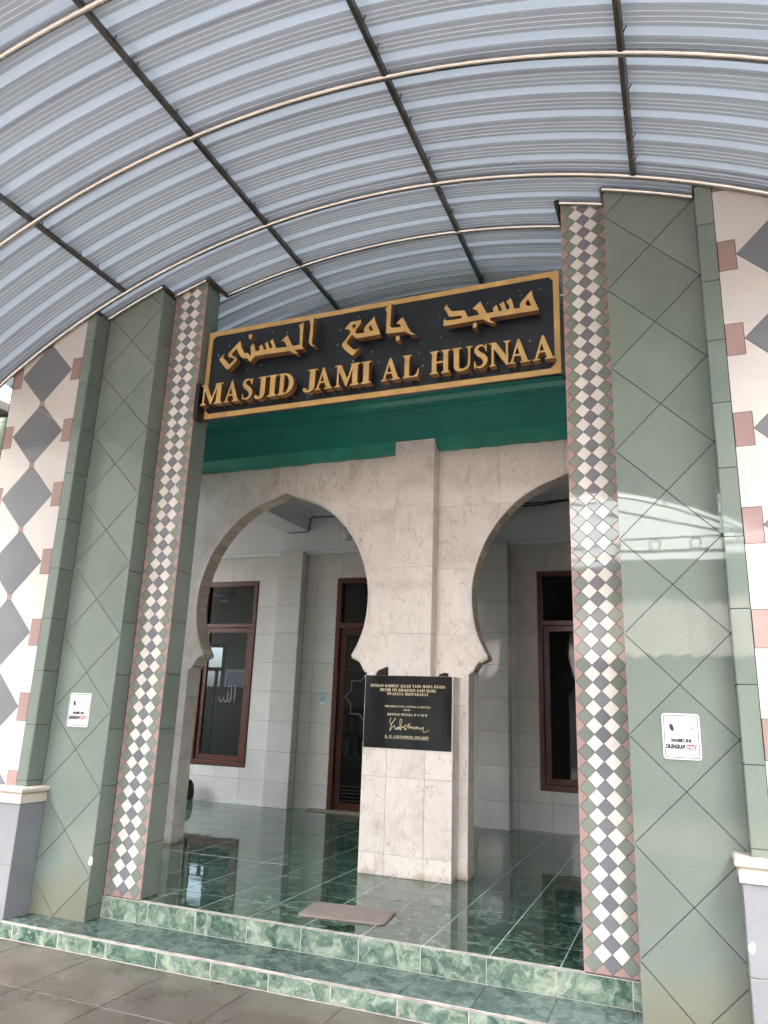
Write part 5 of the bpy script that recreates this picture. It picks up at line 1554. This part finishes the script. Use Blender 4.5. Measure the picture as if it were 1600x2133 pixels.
for x, lab in ((-9.45, 'left side wall of the hall'), (4.13, 'right side wall of the hall')):
    tag(MB().box(x, x + .12, 5.24, HY + .15, 0, 4.5).build('hall_side_wall', 'hall_wall'), 'plain olive ' + lab, 'wall')
def fan(c, rz, lab):
    f = empty('ceiling_fan', c, lab, 'fan', 'ceiling fans of the hall')
    MB().tube([(c[0], c[1], c[2] + .10), (c[0], c[1], 4.30)], .014, 8).build('rod', 'black', f, smooth=True)
    MB().lathe(c, [(.03, -.07), (.09, -.055), (.12, -.01), (.12, .03), (.07, .07), (.04, .13), (.02, .15)], 18).build('motor', 'black', f, smooth=True)
    for k in range(3):
        a = rz + 2 * PI * k / 3
        X, Yv = Vector((math.cos(a), math.sin(a), 0)), Vector((-math.sin(a), math.cos(a), .16))
        pts = [(.12, .02), (.2, .045), (.55, .075), (.58, .06), (.58, -.05), (.55, -.065), (.2, -.04), (.12, -.02)]
        o = Vector(c)
        n = len(pts)
        vs = [tuple(o + X * u + Yv * v) for u, v in pts] + [tuple(o + X * u + Yv * v - Vector((0, 0, .008))) for u, v in pts]
        fs = [tuple(range(n)), tuple(reversed(range(n, 2 * n)))] + [(k2, (k2 + 1) % n, (k2 + 1) % n + n, k2 + n) for k2 in range(n)]
        MB().add(vs, fs).build('blade', 'steel_dark', f)
fan((-5.55, 7.0, 3.50), 0.35, 'ceiling fan seen through the left window above its transom')
fan((1.02, 6.7, 3.62), 0.1, 'ceiling fan dimly seen through the right window')
sc = empty('wooden_screen', (-6.5, 8.6, .262), 'tall black screen behind the lower left window', 'screen')
for k in range(6):
    MB().box(-8.9 + .75 * k, -8.9 + .75 * k + .74, 8.35, 8.40, .264, 1.93, bv=.006).build('screen_panel', 'black', sc)
pc = empty('picture_frame', (0.4, HY, 2.0), 'pale framed picture on the far wall behind the right window', 'picture')
bars(pc, 'frame', .07, 2.06, .80, 2.43, .035, HY - .03, HY - .003, 'decal')
MB().box(.105, .765, HY - .012, HY - .004, 2.095, 2.395).build('print', 'ink_soft', pc)
wu = empty('wall_cabinet', (-6.3, 8.8, 1.9), 'white framed unit above the black screen behind the left window', 'cabinet')
bars(wu, 'frame', -6.72, 1.90, -6.10, 2.30, .045, 8.78, 8.86, 'white_gloss')
MB().box(-6.675, -6.145, 8.80, 8.86, 1.945, 2.255).build('grille', 'ink_soft', wu)
bc = empty('bookcase', (-3.4, 8.7, .262), 'dark bookcase with books behind the entrance door', 'bookcase')
bx0, bx1 = -4.9, -2.4
MB().box(bx0, bx0 + .04, 8.7, 9.1, .264, 1.62).build('side_panel', 'wood_dark', bc)
MB().box(bx1 - .04, bx1, 8.7, 9.1, .264, 1.62).build('side_panel', 'wood_dark', bc)
MB().box(bx0 + .04, bx1 - .04, 9.06, 9.1, .264, 1.62).build('back_panel', 'wood_dark', bc)
for z in (.30, .72, 1.14, 1.585):
    MB().box(bx0 + .04, bx1 - .04, 8.7, 9.06, z, z + .03).build('shelf', 'wood_dark', bc)
rb = random.Random(5)
for z in (.75, 1.17):
    x = bx0 + .06
    while x < bx1 - .12:
        w, h = rb.uniform(.03, .07), rb.uniform(.22, .34)
        MB().box(x, x + w, 8.74, 8.98, z + .001, z + h).build('book', rb.choice(['book_a', 'book_b', 'book_b']), bc)
        x += w + rb.choice((.004, .004, .09))

# ------------------------------------------------------------------ street side behind the camera: mirrored house, and things added for the light
yd = MB().box(-5.3, 5.0, -11.45, -9.35, -0.05, 0.006).build('bounce_slab', 'concrete')  # unseen pale surface added to bounce light towards the arcade
tag(yd, 'unseen pale concrete slab added beyond the paving to bounce light', kind='structure')
hs2 = empty('opposite_house', (0, -16, 0), 'low house with a tiled roof across the forecourt', 'house')
MB().box(-14, 14, -19, -13.4, 0, 4.9).build('wall', 'neighbour', hs2)
vs, fs = [], []
NX, NY = 240, 30
for j in range(NY + 1):
    t = j / NY
    for i in range(NX + 1):
        x = -14.5 + 29 * i / NX
        step = (t * 15) % 1.0
        vs.append((x, -10.6 - 2.6 * t, 2.72 + 1.45 * t + 0.05 * math.sin(x * 2 * PI / 0.36) + 0.05 * (1 - step)))
for j in range(NY):
    for i in range(NX):
        a = j * (NX + 1) + i
        fs.append((a, a + 1, a + NX + 2, a + NX + 1))
MB().add(vs, fs).build('roof', 'roof_tile', hs2, smooth=False)
MB().box(-14.5, 14.5, -19.5, -14.2, 4.9, 5.36).build('parapet', 'neighbour', hs2)
MB().box(-14, 14, -11.6, -11.5, 0.0, 2.6).build('front', 'house_wall', hs2)
for k in range(7):
    x = -11 + 3.6 * k
    MB().box(x, x + 1.2, -11.49, -11.45, 0.9, 2.1).build('window', 'black', hs2)
th = empty('side_light_block', (7.5, -5, 0), 'unseen grey block added right of the forecourt to cut side light', 'house')  # unseen block, added to stop side light from the right
MB().box(5.2, 9.5, -12, 0.6, 0, 4.4).build('wall', 'neighbour', th)
MB().box(5.0, 9.7, -12.2, 0.8, 4.4, 4.55).build('block_top', 'concrete', th)

lh = empty('left_light_block', (-7.5, -5, 0), 'unseen grey block added left of the forecourt to cut sky light', 'house')  # unseen block put in to hide the sky on the left
MB().box(-9.8, -5.6, -12, -1.0, 0, 5.4).build('wall', 'neighbour', lh)
MB().box(-10, -5.4, -12.2, -0.8, 5.4, 5.55).build('block_top', 'concrete', lh)

# chipped corners: bare plaster showing
def chip(parent_name, x, z, y, sz, seed):
    r = random.Random(seed)
    n = 9
    p = [(x + sz * r.uniform(.5, 1) * math.cos(2 * PI * k / n) * .6, z + sz * r.uniform(.55, 1) * math.sin(2 * PI * k / n)) for k in range(n)]
    par = [o for o in bpy.data.objects if o.name == parent_name][0]
    MB().add([(a, y, b) for a, b in p], [tuple(range(n))]).build('plaster_chip', 'sticker_white', par)
chip('green_pillar', XL - 0.008, 0.50, Y_PAN - 0.0006, 0.045, 3)
chip('wing_wall.001', 2.402 - 0.058 + 0.02, 0.58, -0.2326, 0.032, 5)

MB().box(-5.42, -3.53, -1.1, 0.22, 4.16, 4.24).build('shade_slab', 'neighbour', lh)  # added slab and battens that shade the wall beyond the left wing
for yy in (-1.0, -0.4, 0.1):
    MB().box(-5.4, -3.55, yy - .03, yy + .03, 4.08, 4.16).build('shade_batten', 'steel_dark', lh)
